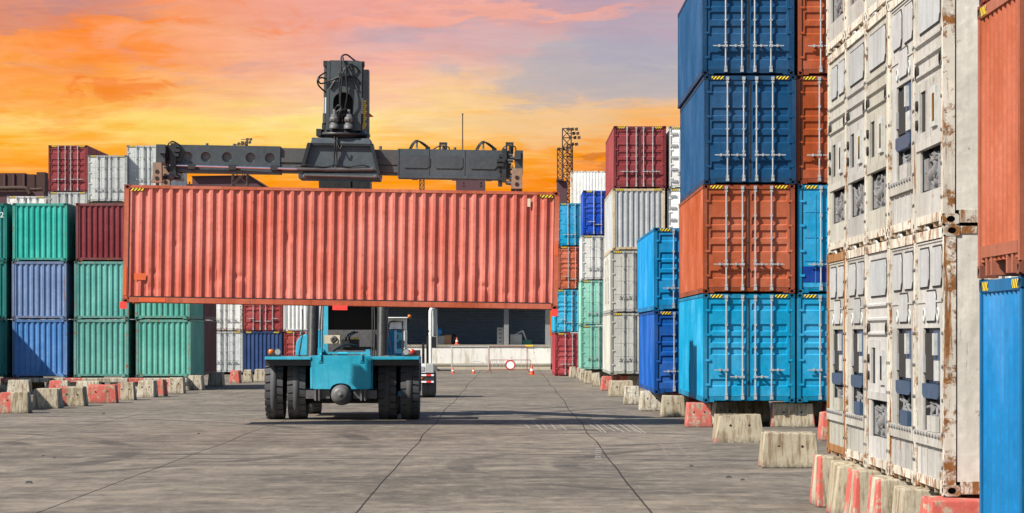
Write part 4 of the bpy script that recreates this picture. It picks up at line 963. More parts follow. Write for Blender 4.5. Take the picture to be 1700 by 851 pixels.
# right arm with three hatch plates
m = MB(); m.box(lx(662), lx(838), -0.45, 0.4, bb_, bt); m.box(lx(662), lx(838), -0.49, 0.41, bb_-0.07, bb_-0.001)
for px in (661, 711, 770, 836): m.box(lx(px), lx(px)+0.035, -0.462, -0.449, bb_, bt)
spart('telescopic_arm', m)
for pa, pb in ((669, 714), (721, 769), (779, 825)):
    m = MB(); xa, xb, za, zb, c_ = lx(pa), lx(pb), bb_+0.20, bt-0.17, 0.06
    m.prism([(xa+c_,za),(xb-c_,za),(xb,za+c_),(xb,zb-c_),(xb-c_,zb),(xa+c_,zb),(xa,zb-c_),(xa,za+c_)], 1, -0.475, -0.451); spart('hatch_plate', m, 'black_steel', (0.058,0.070,0.078,0.15))
m = MB(); m.box(lx(622), lx(665), -0.38, 0.36, bb_+0.02, bt-0.03); m.box(lx(622), lx(661), -0.43, -0.381, bb_+0.28, bb_+0.44); m.box(lx(622), lx(661), -0.42, -0.381, bb_+0.07, bb_+0.24); spart('inner_arm', m, 'black_steel', (0.075,0.075,0.074,0.6))
# centre frame
m = MB()
def frust(pa0, pa1, za, pb0, pb1, zb, y0, y1, yt0=None):
    yt0 = y0 if yt0 is None else yt0
    m.hexa([(lx(pa0),y0,za),(lx(pa1),y0,za),(lx(pa1),y1,za),(lx(pa0),y1,za),(lx(pb0),yt0,zb),(lx(pb1),yt0,zb),(lx(pb1),y1,zb),(lx(pb0),y1,zb)])
frust(504, 630, lz(289), 517, 617, lz(243), -0.62, 0.6, -0.56)
frust(517, 618, lz(242.8), 519, 615, lz(231), -0.66, 0.6, -0.60)
frust(499, 632, lz(299), 498, 634, lz(289.2), -0.70, 0.65)
bevel(spart('centre_frame', m, 'black_steel', (0.052,0.066,0.076,0.28)), 0.015)
m = MB()
for pa, pb, q in ((504, 517, -1), (630, 617, 1)):
    m.prism([(lx(pa)-0.03*q,lz(290)),(lx(pa)+0.06*q,lz(290)),(lx(pb)+0.07*q,lz(240)),(lx(pb)-0.03*q,lz(240))] if q > 0 else [(lx(pa)-0.06,lz(290)),(lx(pa)+0.03,lz(290)),(lx(pb)+0.03,lz(240)),(lx(pb)-0.07,lz(240))], 1, -0.72, -0.57)
m.box(lx(519), lx(616), -0.665, -0.61, lz(244), lz(240)); spart('frame_edge', m, 'black_steel', (0.02,0.024,0.028,0.1))
m = MB(); m.cyl((lx(496),-0.70,lz(284)),(lx(560),-0.70,lz(283)),0.055,n=12); m.cyl((lx(540),-0.69,lz(284)),(lx(622),-0.69,lz(282)),0.062,n=12); m.cyl((lx(508),-0.74,lz(294)),(lx(628),-0.74,lz(295)),0.035,n=10); spart('telescope_cylinder', m, 'black_steel', (0.08,0.08,0.08,0.5))
m = MB(); m.cyl((lx(285),-0.53,lz(281)+0.01),(lx(496),-0.60,lz(283)),0.03,n=10); spart('piston_rod', m, 'chrome_rod')
for px in (322, 389, 458):
    m = MB(); m.box(lx(px)-0.10, lx(px)+0.10, -0.62, -0.46, lz(286), lz(278)); spart('rod_guide', m, 'grease_black')
m = MB(); m.tube([(lx(557),-0.64,lz(228)),(lx(558),-0.70,lz(245)),(lx(557),-0.68,lz(262)),(lx(556),-0.72,lz(280))],0.022,n=6); m.tube([(lx(562),-0.64,lz(228)),(lx(561),-0.70,lz(246)),(lx(561),-0.68,lz(262)),(lx(562),-0.72,lz(280))],0.022,n=6)
m.tube([(lx(561),-0.68,lz(236)),(lx(566),-0.75,lz(250)),(lx(570),-0.74,lz(243))],0.02,n=6); m.tube([(lx(495),-0.72,lz(280)),(lx(510),-0.76,lz(277)),(lx(540),-0.75,lz(280)),(lx(560),-0.74,lz(276)),(lx(580),-0.75,lz(279)),(lx(605),-0.76,lz(276)),(lx(620),-0.7,lz(281))],0.018,n=6); spart('hydraulic_hose', m, 'hose')
for px in (510, 625):
    m = MB(); m.lathe([(-0.05,0.0),(-0.05,0.05),(0.0,0.06)], (lx(px),-0.70,lz(295)), 'y', 14); spart('pin_boss', m, 'axle_iron')
# turntable
m = MB(); m.lathe([(lz(230),0.0),(lz(230),0.64),(lz(226),0.66),(lz(226),0.74),(lz(222),0.74),(lz(222),0.66),(lz(217),0.62),(lz(217),0.0)], (lx(569),0,0), 'z', 40); m.box(lx(526), lx(534), -0.5, 0.4, lz(227), lz(216)); spart('turntable', m, 'grease_black')
# rotator head with its arched recess
hx0_, hx1_, ht, hb = lx(541), lx(601), lz(104), lz(218)
m = MB(); N = 16; ax, az = (lx(553)+lx(584))/2+0.02, lz(171); rw, zb_ = 0.27, lz(207)
outer = [(hx0_+0.09, hb), (hx0_+0.05, lz(150)), (hx0_+0.08, ht), (hx1_-0.08, ht), (hx1_-0.04, lz(150)), (hx1_-0.06, hb)]
arch = [(ax-rw, zb_)] + [(ax+math.cos(math.pi*(1-k/N))*rw, az+math.sin(math.pi*(1-k/N))*0.26) for k in range(N+1)] + [(ax+rw, zb_)]
# web = left, right, top strips around the arch
def quad(p, q, r, s, y=-0.55, mi=0): m.add([(a[0], y, a[1]) for a in (p, q, r, s)], [(0,1,2,3)], mi)
top_pts = [(hx0_+0.08+(hx1_-hx0_-0.16)*k/N, ht) for k in range(N+1)]
for k in range(N): quad(arch[1+k], arch[2+k], top_pts[k+1], top_pts[k])
quad((hx0_+0.02, hb), (ax-rw, hb), arch[1], (hx0_+0.08, ht)) ; quad((ax+rw, hb), (hx1_-0.02, hb), (hx1_-0.08, ht), arch[-2]); quad((ax-rw, hb), (ax+rw, hb), arch[-1], arch[0])
quad((ax-rw, zb_), (ax-rw, az), (ax-rw, az), (ax-rw, zb_)) if False else None
V = [(a[0], y, a[1]) for y in (-0.55, -0.2) for a in arch]; n_ = len(arch); m.add(V, [(k, k+1, n_+k+1, n_+k) for k in range(n_-1)], 0)
m.add([(ax-rw-.02,-0.2,zb_-.02),(ax+rw+.02,-0.2,zb_-.02),(ax+rw+.02,-0.2,az+0.3),(ax-rw-.02,-0.2,az+0.3)], [(0,1,2,3)], 1)
m.box(hx0_+0.02, hx0_+0.10, -0.56, 0.45, hb, ht); m.box(hx1_-0.10, hx1_-0.02, -0.56, 0.45, hb, ht); m.box(hx0_+0.1, hx1_-0.1, -0.54, 0.45, ht-0.04, ht+0.02); m.box(hx0_+0.1, hx1_-0.1, 0.40, 0.45, hb, ht-0.04)
m.tube([(hx0_+0.12,-0.58,lz(150)),(hx0_+0.25,-0.60,lz(137)),(ax,-0.60,lz(131)),(hx1_-0.25,-0.60,lz(137)),(hx1_-0.12,-0.58,lz(152))],0.03,n=6)
spart('rotator_head', m, ['black_steel', 'dark_cavity'], (0.058,0.068,0.074,0.3))
for px, pr in ((541, 1), (598, -1)):
    m = MB(); x = lx(px); m.cyl((x,-0.3,lz(163)),(x,-0.3,lz(108)),0.075,n=14); m.cyl((x,-0.3,lz(215)),(x,-0.3,lz(163)),0.042,n=12,mi=1); m.box(x-0.09,x+0.09,-0.4,-0.2,lz(112),lz(103)); m.cyl((x,-0.38,lz(190)),(x,-0.38,lz(206)),0.085,n=12); m.box(x-0.10, x+0.06, -0.4, -0.2, lz(217), lz(206))
    spart('damping_cylinder', m, ['grease_black', 'chrome_rod'])
for px in (556, 580):
    m = MB(); x = lx(px); m.lathe([(lz(216),0.13),(lz(209),0.13),(lz(209),0.10),(lz(204),0.10),(lz(204),0.125),(lz(197),0.125),(lz(197),0.09),(lz(192),0.085),(lz(192),0.04),(lz(184),0.04),(lz(184),0.0)], (x,-0.66,0), 'z', 18)
    for k in range(8): a = k*math.pi/4; m.cyl((x+math.cos(a)*0.115,-0.66+math.sin(a)*0.115,lz(204)),(x+math.cos(a)*0.115,-0.66+math.sin(a)*0.115,lz(200)),0.02,n=6)
    spart('slewing_motor', m, 'axle_iron')
m = MB()
P_ = lambda px, py, y=-0.66: (lx(px), y, lz(py))
for pts in ([P_(570,205),P_(566,170,-0.72),P_(568,135,-0.72),P_(566,115,-0.68),P_(566,98,-0.6),P_(574,93,-0.5),P_(586,101,-0.4),P_(598,108,-0.3)],
            [P_(564,205),P_(565,170,-0.70),P_(564,140,-0.72),P_(571,120,-0.70),P_(580,110,-0.6),P_(594,109,-0.4)],
            [P_(572,190),P_(577,160,-0.75),P_(575,135,-0.74),P_(574,115,-0.7),P_(570,106,-0.66),P_(568,97,-0.6)],
            [P_(540,155,-0.4),P_(530,146,-0.55),P_(527,138,-0.6),P_(530,130,-0.55),P_(540,122,-0.4)],
            [P_(545,135,-0.5),P_(534,132,-0.62),P_(529,137,-0.66),P_(534,142,-0.62),P_(550,136,-0.6),P_(570,129,-0.7),P_(590,131,-0.64),P_(599,146,-0.5),P_(597,155,-0.4)],
            [P_(556,186),P_(562,178,-0.74),P_(568,182,-0.76),P_(560,190,-0.76),P_(570,193,-0.74),P_(580,188)],
            [P_(568,120,-0.66),P_(580,112,-0.68),P_(592,115,-0.6),P_(597,130,-0.5),P_(596,145,-0.5)],
            [P_(573,193,-0.72),P_(565,196,-0.75),P_(566,187,-0.78),P_(576,184,-0.74)]):
    m.tube(pts, 0.023, n=7)
m.box(lx(563), lx(579), -0.74, -0.56, lz(130), lz(125)); spart('hydraulic_hose', m, 'hose')
# yellow chain and rag at the boom tip
m = MB()
for k in range(14): m.box(lx(603)-0.03*(k % 2), lx(603)+0.05+0.02*(k % 3), -0.35, -0.30, lz(214-k*3.4), lz(211.6-k*3.4))
spart('cable_chain', m, 'yellow_plastic')
m = MB(); m.add([(lx(613),-0.3,lz(188)),(lx(620),-0.32,lz(194)),(lx(613),-0.28,lz(194)),(lx(613),-0.27,lz(188)),(lx(620),-0.30,lz(194.3)),(lx(613),-0.25,lz(194.2))], [(0,1,2),(5,4,3),(0,3,4,1),(1,4,5,2),(0,2,5,3)]); m.cyl((lx(596),-0.28,lz(191)),(lx(613.5),-0.28,lz(191)),0.012,n=6); spart('warning_pennant', m, 'cone_orange')
# end heads with twist locks
for s_, (pe, pr0, pr1, pt0, pt1) in ((-1, (288, 261, 277, 264, 279)), (1, (842, 849, 868, 855, 868))):
    m = MB(); m.box(lx(pt0), lx(pt1), -0.75, 0.95, lz(277 if s_ < 0 else 283), lz(247)); m.box(lx(pt0 if s_ > 0 else pt1-8)-0.02, lx(pt0+8 if s_ > 0 else pt1)+0.02, -0.9, 1.0, lz(262), lz(250)); spart('end_beam', m, 'black_steel', (0.05,0.058,0.064,0.25))
    for yy_ in (-1.12, 0.86):
        m = MB(); m.hexa([(lx(pr0),yy_,lz(311)),(lx(pr1),yy_,lz(311)),(lx(pr1),yy_+0.30,lz(311)),(lx(pr0),yy_+0.30,lz(311)),(lx(pr0)+0.02,yy_,lz(278)),(lx(pr1)-0.02,yy_,lz(278)),(lx(pr1)-0.02,yy_+0.30,lz(278)),(lx(pr0)+0.02,yy_+0.30,lz(278))])
        for zc in (293, 304): m.cyl(((lx(pr0)+lx(pr1))/2,yy_-0.012,lz(zc)),((lx(pr0)+lx(pr1))/2,yy_+0.05,lz(zc)),0.055,n=12,mi=1)
        spart('twistlock_housing', m, ['rust_block', 'dark_cavity'])
        m = MB(); m.cyl(((lx(pr0)+lx(pr1))/2,yy_+0.15,lz(311)-0.07),((lx(pr0)+lx(pr1))/2,yy_+0.15,lz(311)),0.05,n=10); spart('twistlock', m, 'axle_iron')
    m = MB(); q0 = lx(pe)
    m.box(q0-0.10, q0+0.10, -0.5, 0.5, lz(292), lz(247)); m.box(q0-0.02 if s_ < 0 else q0-0.14, q0+0.14 if s_ < 0 else q0-0.02, -0.62, -0.5, lz(300), lz(244))
    for k in range(7): m.box(q0-0.16*s_-0.07+random.uniform(-.05,.05), q0-0.16*s_+0.07+random.uniform(-.05,.05), -0.60+random.uniform(-.1,.1), 0.4, lz(304-k*7.6), lz(299-k*7.6))
    m.cyl((q0+0.2*s_*0,-0.55,lz(300)),(q0+0.28*s_,-0.8,lz(303)),0.06,n=10); spart('drive_unit', m, 'grease_black')
m = MB(); m.lathe([(-0.05,0.0),(-0.05,0.05),(0,0.10),(0.05,0.10)], (lx(289),-0.75,lz(300.5)), 'y', 18); spart('work_lamp', m, 'axle_iron')
m = MB(); m.tube([(lx(284),-0.55,lz(272)),(lx(281),-0.6,lz(258)),(lx(283),-0.6,lz(246)),(lx(290),-0.6,lz(241.5)),(lx(298),-0.55,lz(245)),(lx(303),-0.4,lz(248))],0.022,n=6); m.tube([(lx(283),-0.6,lz(290)),(lx(280),-0.65,lz(275)),(lx(282),-0.66,lz(262))],0.018,n=6); spart('hydraulic_hose', m, 'hose')
for px in (692, 802):
    m = MB()
    for off in (0.0, 0.05): m.tube([(lx(px-13)+off,-0.2-off,lz(247)),(lx(px-7)+off,-0.2-off,lz(236)),(lx(px)+off,-0.2-off,lz(231.5)-off*0.5),(lx(px+9)+off,-0.2-off,lz(237)),(lx(px+19)+off,-0.2-off,lz(245))],0.022,n=6)
    m.cyl((lx(px),-0.2,lz(247)),(lx(px),-0.2,lz(233)),0.028,n=6,mi=1); m.box(lx(px+18)-0.06, lx(px+18)+0.06, -0.3, -0.1, lz(247), lz(242)); spart('hose_loop', m, ['hose', 'galvanised'])
for px, py0 in ((735, 246), (845, 252)):
    m = MB(); a, b_ = lx(px-6), lx(px+7); zt = lz(234 if px < 800 else 236-4)
    m.box(a, b_, -0.25, 0.1, zt-0.05, zt); m.box(a, a+0.05, -0.25, -0.2, lz(py0), zt-0.05); m.box(b_-0.05, b_, -0.25, -0.2, lz(py0), zt-0.05); m.box(a+0.09, b_-0.04, -0.3, 0.0, lz(py0), zt-0.10)
    m.tube([(a-0.15,-0.3,lz(py0)),(a-0.02,-0.34,zt-0.12),(a+0.15,-0.34,zt-0.1)],0.018,n=6); m.tube([(b_+0.06,-0.3,lz(py0)),(b_+0.05,-0.34,zt-0.14),(b_-0.1,-0.34,zt-0.1)],0.018,n=6)
    m.cyl((lx(px)+0.03,-0.36,lz(py0)),(lx(px)+0.03,-0.36,zt-0.16),0.05,n=10); spart('sensor_bracket', m, 'grease_black')
m = MB()
for k in range(12): m.box(lx(842+random.uniform(-1,10)), lx(846+random.uniform(0,10)), -0.6, 0.3, lz(255+k*4.4), lz(252.4+k*4.4))
spart('drive_chain', m, 'axle_iron')
m = MB()
for px in (560, 512, 632, 740, 755, 345, 390): m.cyl((lx(px),-0.3,bt-0.02),(lx(px),-0.3,bt+0.07),0.04,n=8)
for px in (690, 756, 812): m.box(lx(px)-0.08, lx(px)+0.08, -0.46, -0.2, bb_-0.12, bb_-0.071)
spart('grease_nipple', m, 'axle_iron')

# ------------------------------------------------------------------ concrete blocks
def block_mesh(wd, dp, h):
    br = random.Random(len(PC)*13+5); k = ('block', len(PC))
    m = MB(); tx, ty = 0.055, 0.10
    # plan outline with a vertical keyway in each end
    def ring(z, ix, iy):
        a, b_ = wd/2-ix, dp/2-iy; kw = 0.13
        return [(-a,-b_,z),(a,-b_,z),(a,-kw,z),(a-0.05,-kw+0.04,z),(a-0.05,kw-0.04,z),(a,kw,z),(a,b_,z),(-a,b_,z),(-a,kw,z),(-a+0.05,kw-0.04,z),(-a+0.05,-kw+0.04,z),(-a,-kw,z)]
    V = ring(0, 0, 0) + ring(h, tx, ty); n = 12
    V = [(x+br.uniform(-.014,.014), y+br.uniform(-.014,.014), z+(br.uniform(-.012,.012) if z > 0.1 else 0)) for x, y, z in V]
    for q in br.sample(range(12, 24), 2): x, y, z = V[q]; V[q] = (x*br.uniform(.90,.97), y*br.uniform(.88,.97), z-br.uniform(.02,.06))
    m.add(V, [tuple(range(n))[::-1], tuple(range(n, 2*n))] + [(i, (i+1) % n, n+(i+1) % n, n+i) for i in range(n)])
    for sx in (-0.2, 0.2): m.cyl((sx*wd,-dp/2+ty*0.62-0.004,h*0.62),(sx*wd,-dp/2+ty*0.62+0.05,h*0.62),0.026,n=10,mi=1)
    me = m.mesh('concrete_block', ['block_concrete', 'dark_cavity']); PC[k] = me; return me
def block(x, y, wd=1.15, dp=1.1, h=0.66, red=0.0, ends=0, white=0.0, rz_=0.0, label='', group='concrete blocks'):
    o = link('concrete_block', block_mesh(wd, dp, h), None, (red, ends, white, 1), (x, y, 0), (0, 0, rz_))
    bevel(o, 0.022, 2); return tag(o, label, 'concrete block', group)
GBL = 'concrete blocks along the left of the lane'
# (left px, right px, base row, red share, end stripes, whitewash, label)
for pa, pb, py, red, en, wh, lab in [
    (-4, 46, 686, 0.42, 1, 0.1, 'nearest left block, left part painted red, right end striped red'),
    (53, 97, 678, 0.0, 0, 0.2, 'plain tan block just behind the nearest red and grey one, half in slanting shadow'),
    (97, 140, 674, 0.35, 0, 0.0, 'block with a dark red left part, third from the left edge'),
    (142, 192, 669, 0.95, 1, 0.0, 'shaded block painted dark red, before the second teal column'),
    (192, 222, 664, 0.35, 1, 0.1, 'block with red left side and striped right end below the gap between teal columns'),
    (227, 257, 659.5, 0.0, 0, 0.4, 'pale block with a clean face in front of the third teal column'),
    (258, 273, 658, 1.0, 1, 0.0, 'narrow maroon block between two pale ones'),
    (276, 305, 653, 0.28, 1, 0.3, 'pale block with red left edge and two dark red end stripes'),
    (311, 336, 647.5, 0.0, 1, 0.4, 'pale block before the shaded side of the teal column'),
    (345, 370, 641, 0.0, 1, 0.3, 'tan block under the plum containers, last bright one of the left row'),
    (381, 398, 636, 1.0, 0, 0.0, 'orange red block in front of the light grey container'),
    (402, 418, 634.5, 0.0, 0, 0.0, 'dark shaded block right of the orange red one'),
    (421, 441, 633.5, 0.0, 0, 0.2, 'shaded block beside the left big tyre'),
]:
    d_ = FPX*HC/(py-VY)
    block((X(pa, d_)+X(pb, d_))/2, d_+0.55, X(pb, d_)-X(pa, d_), 1.1, 0.66, red, en, wh, R(random.uniform(-3, 3)), lab, GBL)
# blocks and sleepers carrying the left stacks
GSL = 'low concrete beams under the left containers'
for i, (pa, pb) in enumerate(((4, 108), (110, 214), (216, 312))):
    d_ = 136.2; m = MB(); m.box(-(pb-pa)/2*d_/FPX, (pb-pa)/2*d_/FPX, -0.5, 0.5, 0.36, 0.55)
    o = m.build('concrete_beam', 'block_concrete', None, (0, 0, 0.7, 1), (X((pa+pb)/2, d_), d_, 0)); bevel(o, 0.02)
    tag(o, ['long pale concrete beam under the blue and violet column', 'long pale concrete beam under the teal and maroon column', 'long pale concrete beam under the teal column by the hoisted container'][i], 'concrete beam', GSL)
    for j, px in enumerate((pa+14, pb-14)):
        o = block(X(px, d_), d_, 0.9, 0.9, 0.357, 0.0, 0, 0.3, 0, 'low block under the %s end of the %s pale beam' % (('left', 'right')[j], ('first', 'middle', 'last')[i]), 'low blocks under the pale beams')
for i, (pa, pb, red) in enumerate(((14, 52, 0), (82, 116, 0.6), (126, 168, 0))):
    d_ = 127.0 - i*1.5
    block(X((pa+pb)/2, d_), d_, X(pb, d_)-X(pa, d_), 0.9, 0.60, red, 0, 0.4, 0, ['tan block behind the front left row, before the blue container', 'block with a red right part behind the front row, before the dark gap', 'pale block with an ochre top behind the front row, before the teal column'][i], 'second row of blocks on the left')
for x_, y_ in ((-22.6, 142.0), (-19.8, 142.0), (-17.1, 142.0), (-26.5, 125.2), (-26.5, 135.2), (-19.7, 99.2), (-19.7, 109.9), (-16.2, 144.0), (-16.2, 148.6)):
    block(x_, y_, 1.9, 0.8, 0.55, 0, 0, 0, 0, 'support block hidden under a container', 'hidden support blocks')
GBR = 'concrete blocks along the right of the lane'
for pa, pb, py, red, en, wh, lab in [
    (945, 957, 627, 0, 0, 0.2, 'far tan block at the corner of the dark red container'),
    (957, 967, 629, 0, 0, 0.5, 'far pale block in front of the mint container, beside the tan one'),
    (963, 973, 632.5, 0, 0, 0.3, 'far tan block before the mint container, third in the row'),
    (970, 984, 636.5, 0, 0, 0.2, 'tan block before the mint container, fourth in the row'),
    (982, 998, 641, 0, 0, 0.4, 'pale block left of the coral red one'),
    (998, 1017, 648.5, 1.0, 0, 0, 'coral red block at the foot of the pale grey stack'),
    (1011, 1052, 658.5, 0, 0, 0, 'broad tan block in front of the coral red one'),
    (1036, 1064, 671, 0, 1, 0.9, 'whitewashed block under the left edge of the royal blue container'),
    (1063, 1100, 682, 0, 1, 0.9, 'whitewashed block with rust stains in front of the royal blue container'),
    (1098, 1139, 692, 0, 1, 0.1, 'dark stained block left of the red faced one'),
    (1139, 1184, 709, 0.95, 1, 0.1, 'block with a worn red face under the left corner of the cyan container'),
    (1185, 1222, 706, 0, 0, 0.5, 'pale block right of the worn red one, under the cyan container'),
    (1188, 1267, 735, 0, 1, 0, 'tan block with two holes standing alone in front of the cyan container'),
    (1281, 1354, 709, 0, 1, 0.1, 'tan block under the right corner of the cyan container'),
    (1265, 1362, 777, 0, 1, 0, 'rust streaked block with two holes beside the refrigerated wall'),
    (1364, 1410, 731, 1.0, 1, 0, 'red block half hidden behind the refrigerated wall'),
]:
    d_ = FPX*HC/(py-VY); wd = X(pb, d_)-X(pa, d_)
    block((X(pa, d_)+X(pb, d_))/2, d_+0.55, wd, 1.1, 0.64, red, en, wh, R(random.uniform(-3, 3)), lab, GBR)
for x_, y_ in ((6.3, 93.0), (6.3, 87.0), (9.3, 82.5), (9.3, 93.0), (6.0, 96.9), (6.0, 107), (6.0, 144), (6.0, 154), (8.5, 144), (8.5, 154), (5.2, 178), (5.2, 182.4)):
    block(x_, y_, 2.0, 0.8, 0.64 if y_ < 110 else (0.58 if y_ < 160 else 0.42), 0, 0, 0, 0, 'support block hidden under a container', 'hidden support blocks')
GBW = 'concrete blocks under the refrigerated wall'
for k, (y_, red, en, wh) in enumerate(((32.5, 1.0, 1, 0.1), (34.8, 0, 0, 0.2), (37.2, 0, 1, 0.3), (39.6, 0, 1, 0.1), (41.9, 0, 0, 0), (44.2, 0, 1, 0.1))):
    block(4.95, y_, 1.25, 1.1, 0.725, red, en, wh, R(random.uniform(-2, 2)), ['red painted block under the near corner of the refrigerated wall', 'plain grey block next to the near red one under the refrigerated wall', 'pale block with a red edge under the refrigerated wall, third from the near end', 'block with a red stripe under the refrigerated wall, fourth from the near end', 'brown stained block under the refrigerated wall, second from the far end', 'tan block with a pink edge under the far end of the refrigerated wall'][k], GBW)
for y_ in (32.6, 37.6, 44.2): block(15.5, y_, 1.25, 1.1, 0.725, 0, 0, 0, 0, 'support block hidden under a container', 'hidden support blocks')
for y_ in (27.0, 29.0, 24.8):
    for x_ in (5.2, 16.0): block(x_, y_, 1.0, 0.9, 0.385, 0, 0, 0, 0, 'support block hidden under a container', 'hidden support blocks')

# ------------------------------------------------------------------ terminal tractor
d = 120.0
tt = empty('terminal_tractor', (X(675, d), d, 0), 'white yard tractor with amber beacon and tall exhaust, half hidden by the big tyres', 'yard tractor')
def tx(px): return (px-675)*d/FPX
def tz(py): return Z(py, d)
TW = (0.70, 0.71, 0.70, 0.2)
def tpart(name, mb, mat='machine_paint', color=TW, parent=tt): return mb.build(name, mat, parent, color)
m = MB(); m.box(tx(632), tx(672), 0.9, 2.4, tz(546), tz(528)); m.box(tx(669), tx(672.5), 0.88, 2.4, tz(592), tz(546)-0.002); m.box(tx(632), tx(638), 0.9, 2.4, tz(592), tz(546)-0.002); m.box(tx(638.2), tx(668.8), 2.2, 2.4, tz(592), tz(546)-0.002); m.box(tx(630), tx(676), 0.6, 2.5, tz(528)+0.002, tz(526))
cabt = bevel(tpart('cab', m), 0.03)
m = MB(); m.box(tx(638.5), tx(668.5), 0.92, 0.97, tz(598), tz(547)); tpart('cab_window', m, 'teal_glass', parent=cabt)
m = MB(); m.tube([(tx(644),0.8,tz(592)),(tx(644),0.8,tz(540)),(tx(646),0.8,tz(534)),(tx(650),0.8,tz(533)),(tx(667),0.8,tz(533)),(tx(667),0.8,tz(590))],0.03,n=6,sub=1); tpart('guard_rail', m, 'hose', parent=cabt)
m = MB(); m.box(tx(641), tx(650), 0.7, 0.8, tz(562), tz(557)); m.box(tx(652), tx(660), 0.7, 0.8, tz(563), tz(555)); tpart('mirror', m, 'hose', parent=cabt)
m = MB(); m.lathe([(0.0,0.0),(0.0,0.07),(0.12,0.06),(0.13,0.0)], (tx(678),1.2,tz(527)), 'z', 14); m.box(tx(675), tx(681), 1.1, 1.3, tz(529), tz(527)-0.002, 1); m.prism([(tx(676),tz(530)),(tx(682),tz(530)),(tx(679),tz(537)),(tx(676),tz(535))], 1, 1.1, 1.3, 1); tpart('beacon', m, ['amber_lens', 'hose'])
m = MB(); m.tube([(tx(681),1.2,tz(531)),(tx(690),1.25,tz(532)),(tx(702),1.3,tz(530)),(tx(702),1.3,tz(570))],0.012,n=5,sub=1); m.tube([(tx(690),1.2,tz(533)),(tx(701),1.25,tz(540)),(tx(702),1.3,tz(552))],0.012,n=5,sub=1); m.cyl((tx(679),1.2,tz(535)),(tx(679),1.2,tz(575)),0.012,n=5); tpart('wire_frame', m, 'hose')
m = MB(); m.box(tx(632), tx(712), 0.3, 4.5, tz(628), tz(612)); m.box(tx(632), tx(690), 0.8, 3.5, tz(612), tz(599)); tpart('chassis', m, 'grease_black')
m = MB(); m.box(tx(696), tx(708), 0.0, 0.9, tz(619), tz(604)); m.box(tx(708.2), tx(720), 0.0, 0.9, tz(619), tz(604), 1); bevel(tpart('bumper_box', m, ['machine_paint', 'cabinet_grey']), 0.02)
m = MB(); m.box(tx(697), tx(704), -0.03, 0.0, tz(615), tz(608)); tpart('headlamp', m, 'clear_lens')
m = MB(); m.box(tx(630), tx(720), 0.05, 0.35, tz(636), tz(620)); tpart('rear_bumper', m, 'grease_black')
for py in (622.5, 633.5):
    m = MB(); m.box(tx(630), tx(720), 0.02, 0.049, tz(py+1.4), tz(py-1.4)); tpart('reflective_tape', m, 'red_white_tape')
m = MB(); m.lathe([(-0.03,0.0),(-0.03,0.05),(0,0.055)], (tx(700),0.045,tz(628)), 'y', 14); tpart('indicator_lamp', m, 'amber_lens')
m = MB(); m.cyl((tx(714),0.5,tz(603)),(tx(714),0.5,tz(552)),0.062,n=14); m.tube([(tx(714),0.5,tz(556)),(tx(714),0.5,tz(522)),(tx(714.5),0.52,tz(515)),(tx(717),0.55,tz(511)),(tx(720),0.6,tz(510))],0.07,n=12); tpart('exhaust_pipe', m)
m = MB(); m.cyl((tx(720),0.75,tz(558)),(tx(720),0.75,tz(513)),0.11,n=14); tpart('heat_shield', m, 'cabinet_grey')
m = MB(); m.box(tx(717), tx(724), 0.45, 0.65, tz(577), tz(559)); m.cyl((tx(720),0.55,tz(577)),(tx(720),0.55,tz(572)),0.09,n=10); m.box(tx(710), tx(716), 0.44, 0.5, tz(550), tz(548)); m.box(tx(700), tx(703.5), 0.5, 1.2, tz(603), tz(569)); m.box(tx(707), tx(711), 0.6, 1.2, tz(603), tz(558)); tpart('air_cleaner', m, 'hose')
m = MB(); m.lathe([(-0.03,0.0),(-0.03,0.055),(0.05,0.065)], (tx(679),0.3,tz(586)), 'y', 14, 0); m.lathe([(-0.03,0.0),(-0.03,0.05),(0.05,0.06)], (tx(686),0.3,tz(585)), 'y', 14, 1); m.box(tx(675), tx(697), 0.36, 0.9, tz(599), tz(581), 2); tpart('lamp_cluster', m, ['clear_lens', 'red_lens', 'grease_black'])
tw = MB(); tw.lathe([(-0.13,0.28),(-0.14,0.40),(-0.11,0.50),(0.11,0.50),(0.14,0.40),(0.13,0.28),(0.05,0.2),(0.05,0.0)], (0,0,0), 'x', 28); tw.lathe([(-0.13,0.28),(-0.05,0.2),(-0.05,0.0)], (0,0,0), 'x', 28)
TWM = tw.mesh('tyre', 'tyre_rubber')
for px, y_ in ((716, 0.75), (706, 0.75), (642, 0.75), (652, 0.75), (714, 3.9), (640, 3.9)):
    link('wheel', TWM, tt, None, (tx(px), y_, 0.50))

# ------------------------------------------------------------------ warehouse and loading dock
d = 218.0
wa, wb = X(480, d), X(914, d)
wh_ = empty('warehouse', ((wa+wb)/2, d, 0), 'dark warehouse with roller shutters behind a whitewashed loading dock', 'warehouse')
def wx(px): return X(px, d) - wh_.location.x
hw_ = (wb-wa)/2
m = MB(); m.box(-hw_, hw_, 0.0, 4.0, 0.0, 1.62); m.build('dock_wall', 'dock_whitewash', wh_)
m = MB(); m.box(-hw_, hw_, -0.06, 4.0, 1.622, 1.77); m.box(-hw_, hw_, -0.05, 0.0, 0.30, 0.44); m.build('dock_edge', 'dock_edge', wh_)
m = MB(); m.box(wx(872), wx(885), -0.09, -0.062, 1.64, 1.75); m.build('hazard_stripe', 'yellow_plastic', wh_)
piers = [wx(q) for q in (505, 610, 722, 840.5)] + [hw_-0.2]
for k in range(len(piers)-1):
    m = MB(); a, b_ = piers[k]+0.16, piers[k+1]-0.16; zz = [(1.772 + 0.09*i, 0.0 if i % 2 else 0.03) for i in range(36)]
    m.grid([a, b_], list(range(len(zz))), lambda q, i: (q, 4.0 - zz[i][1], zz[i][0])); m.build('roller_shutter', 'shutter_grey', wh_)
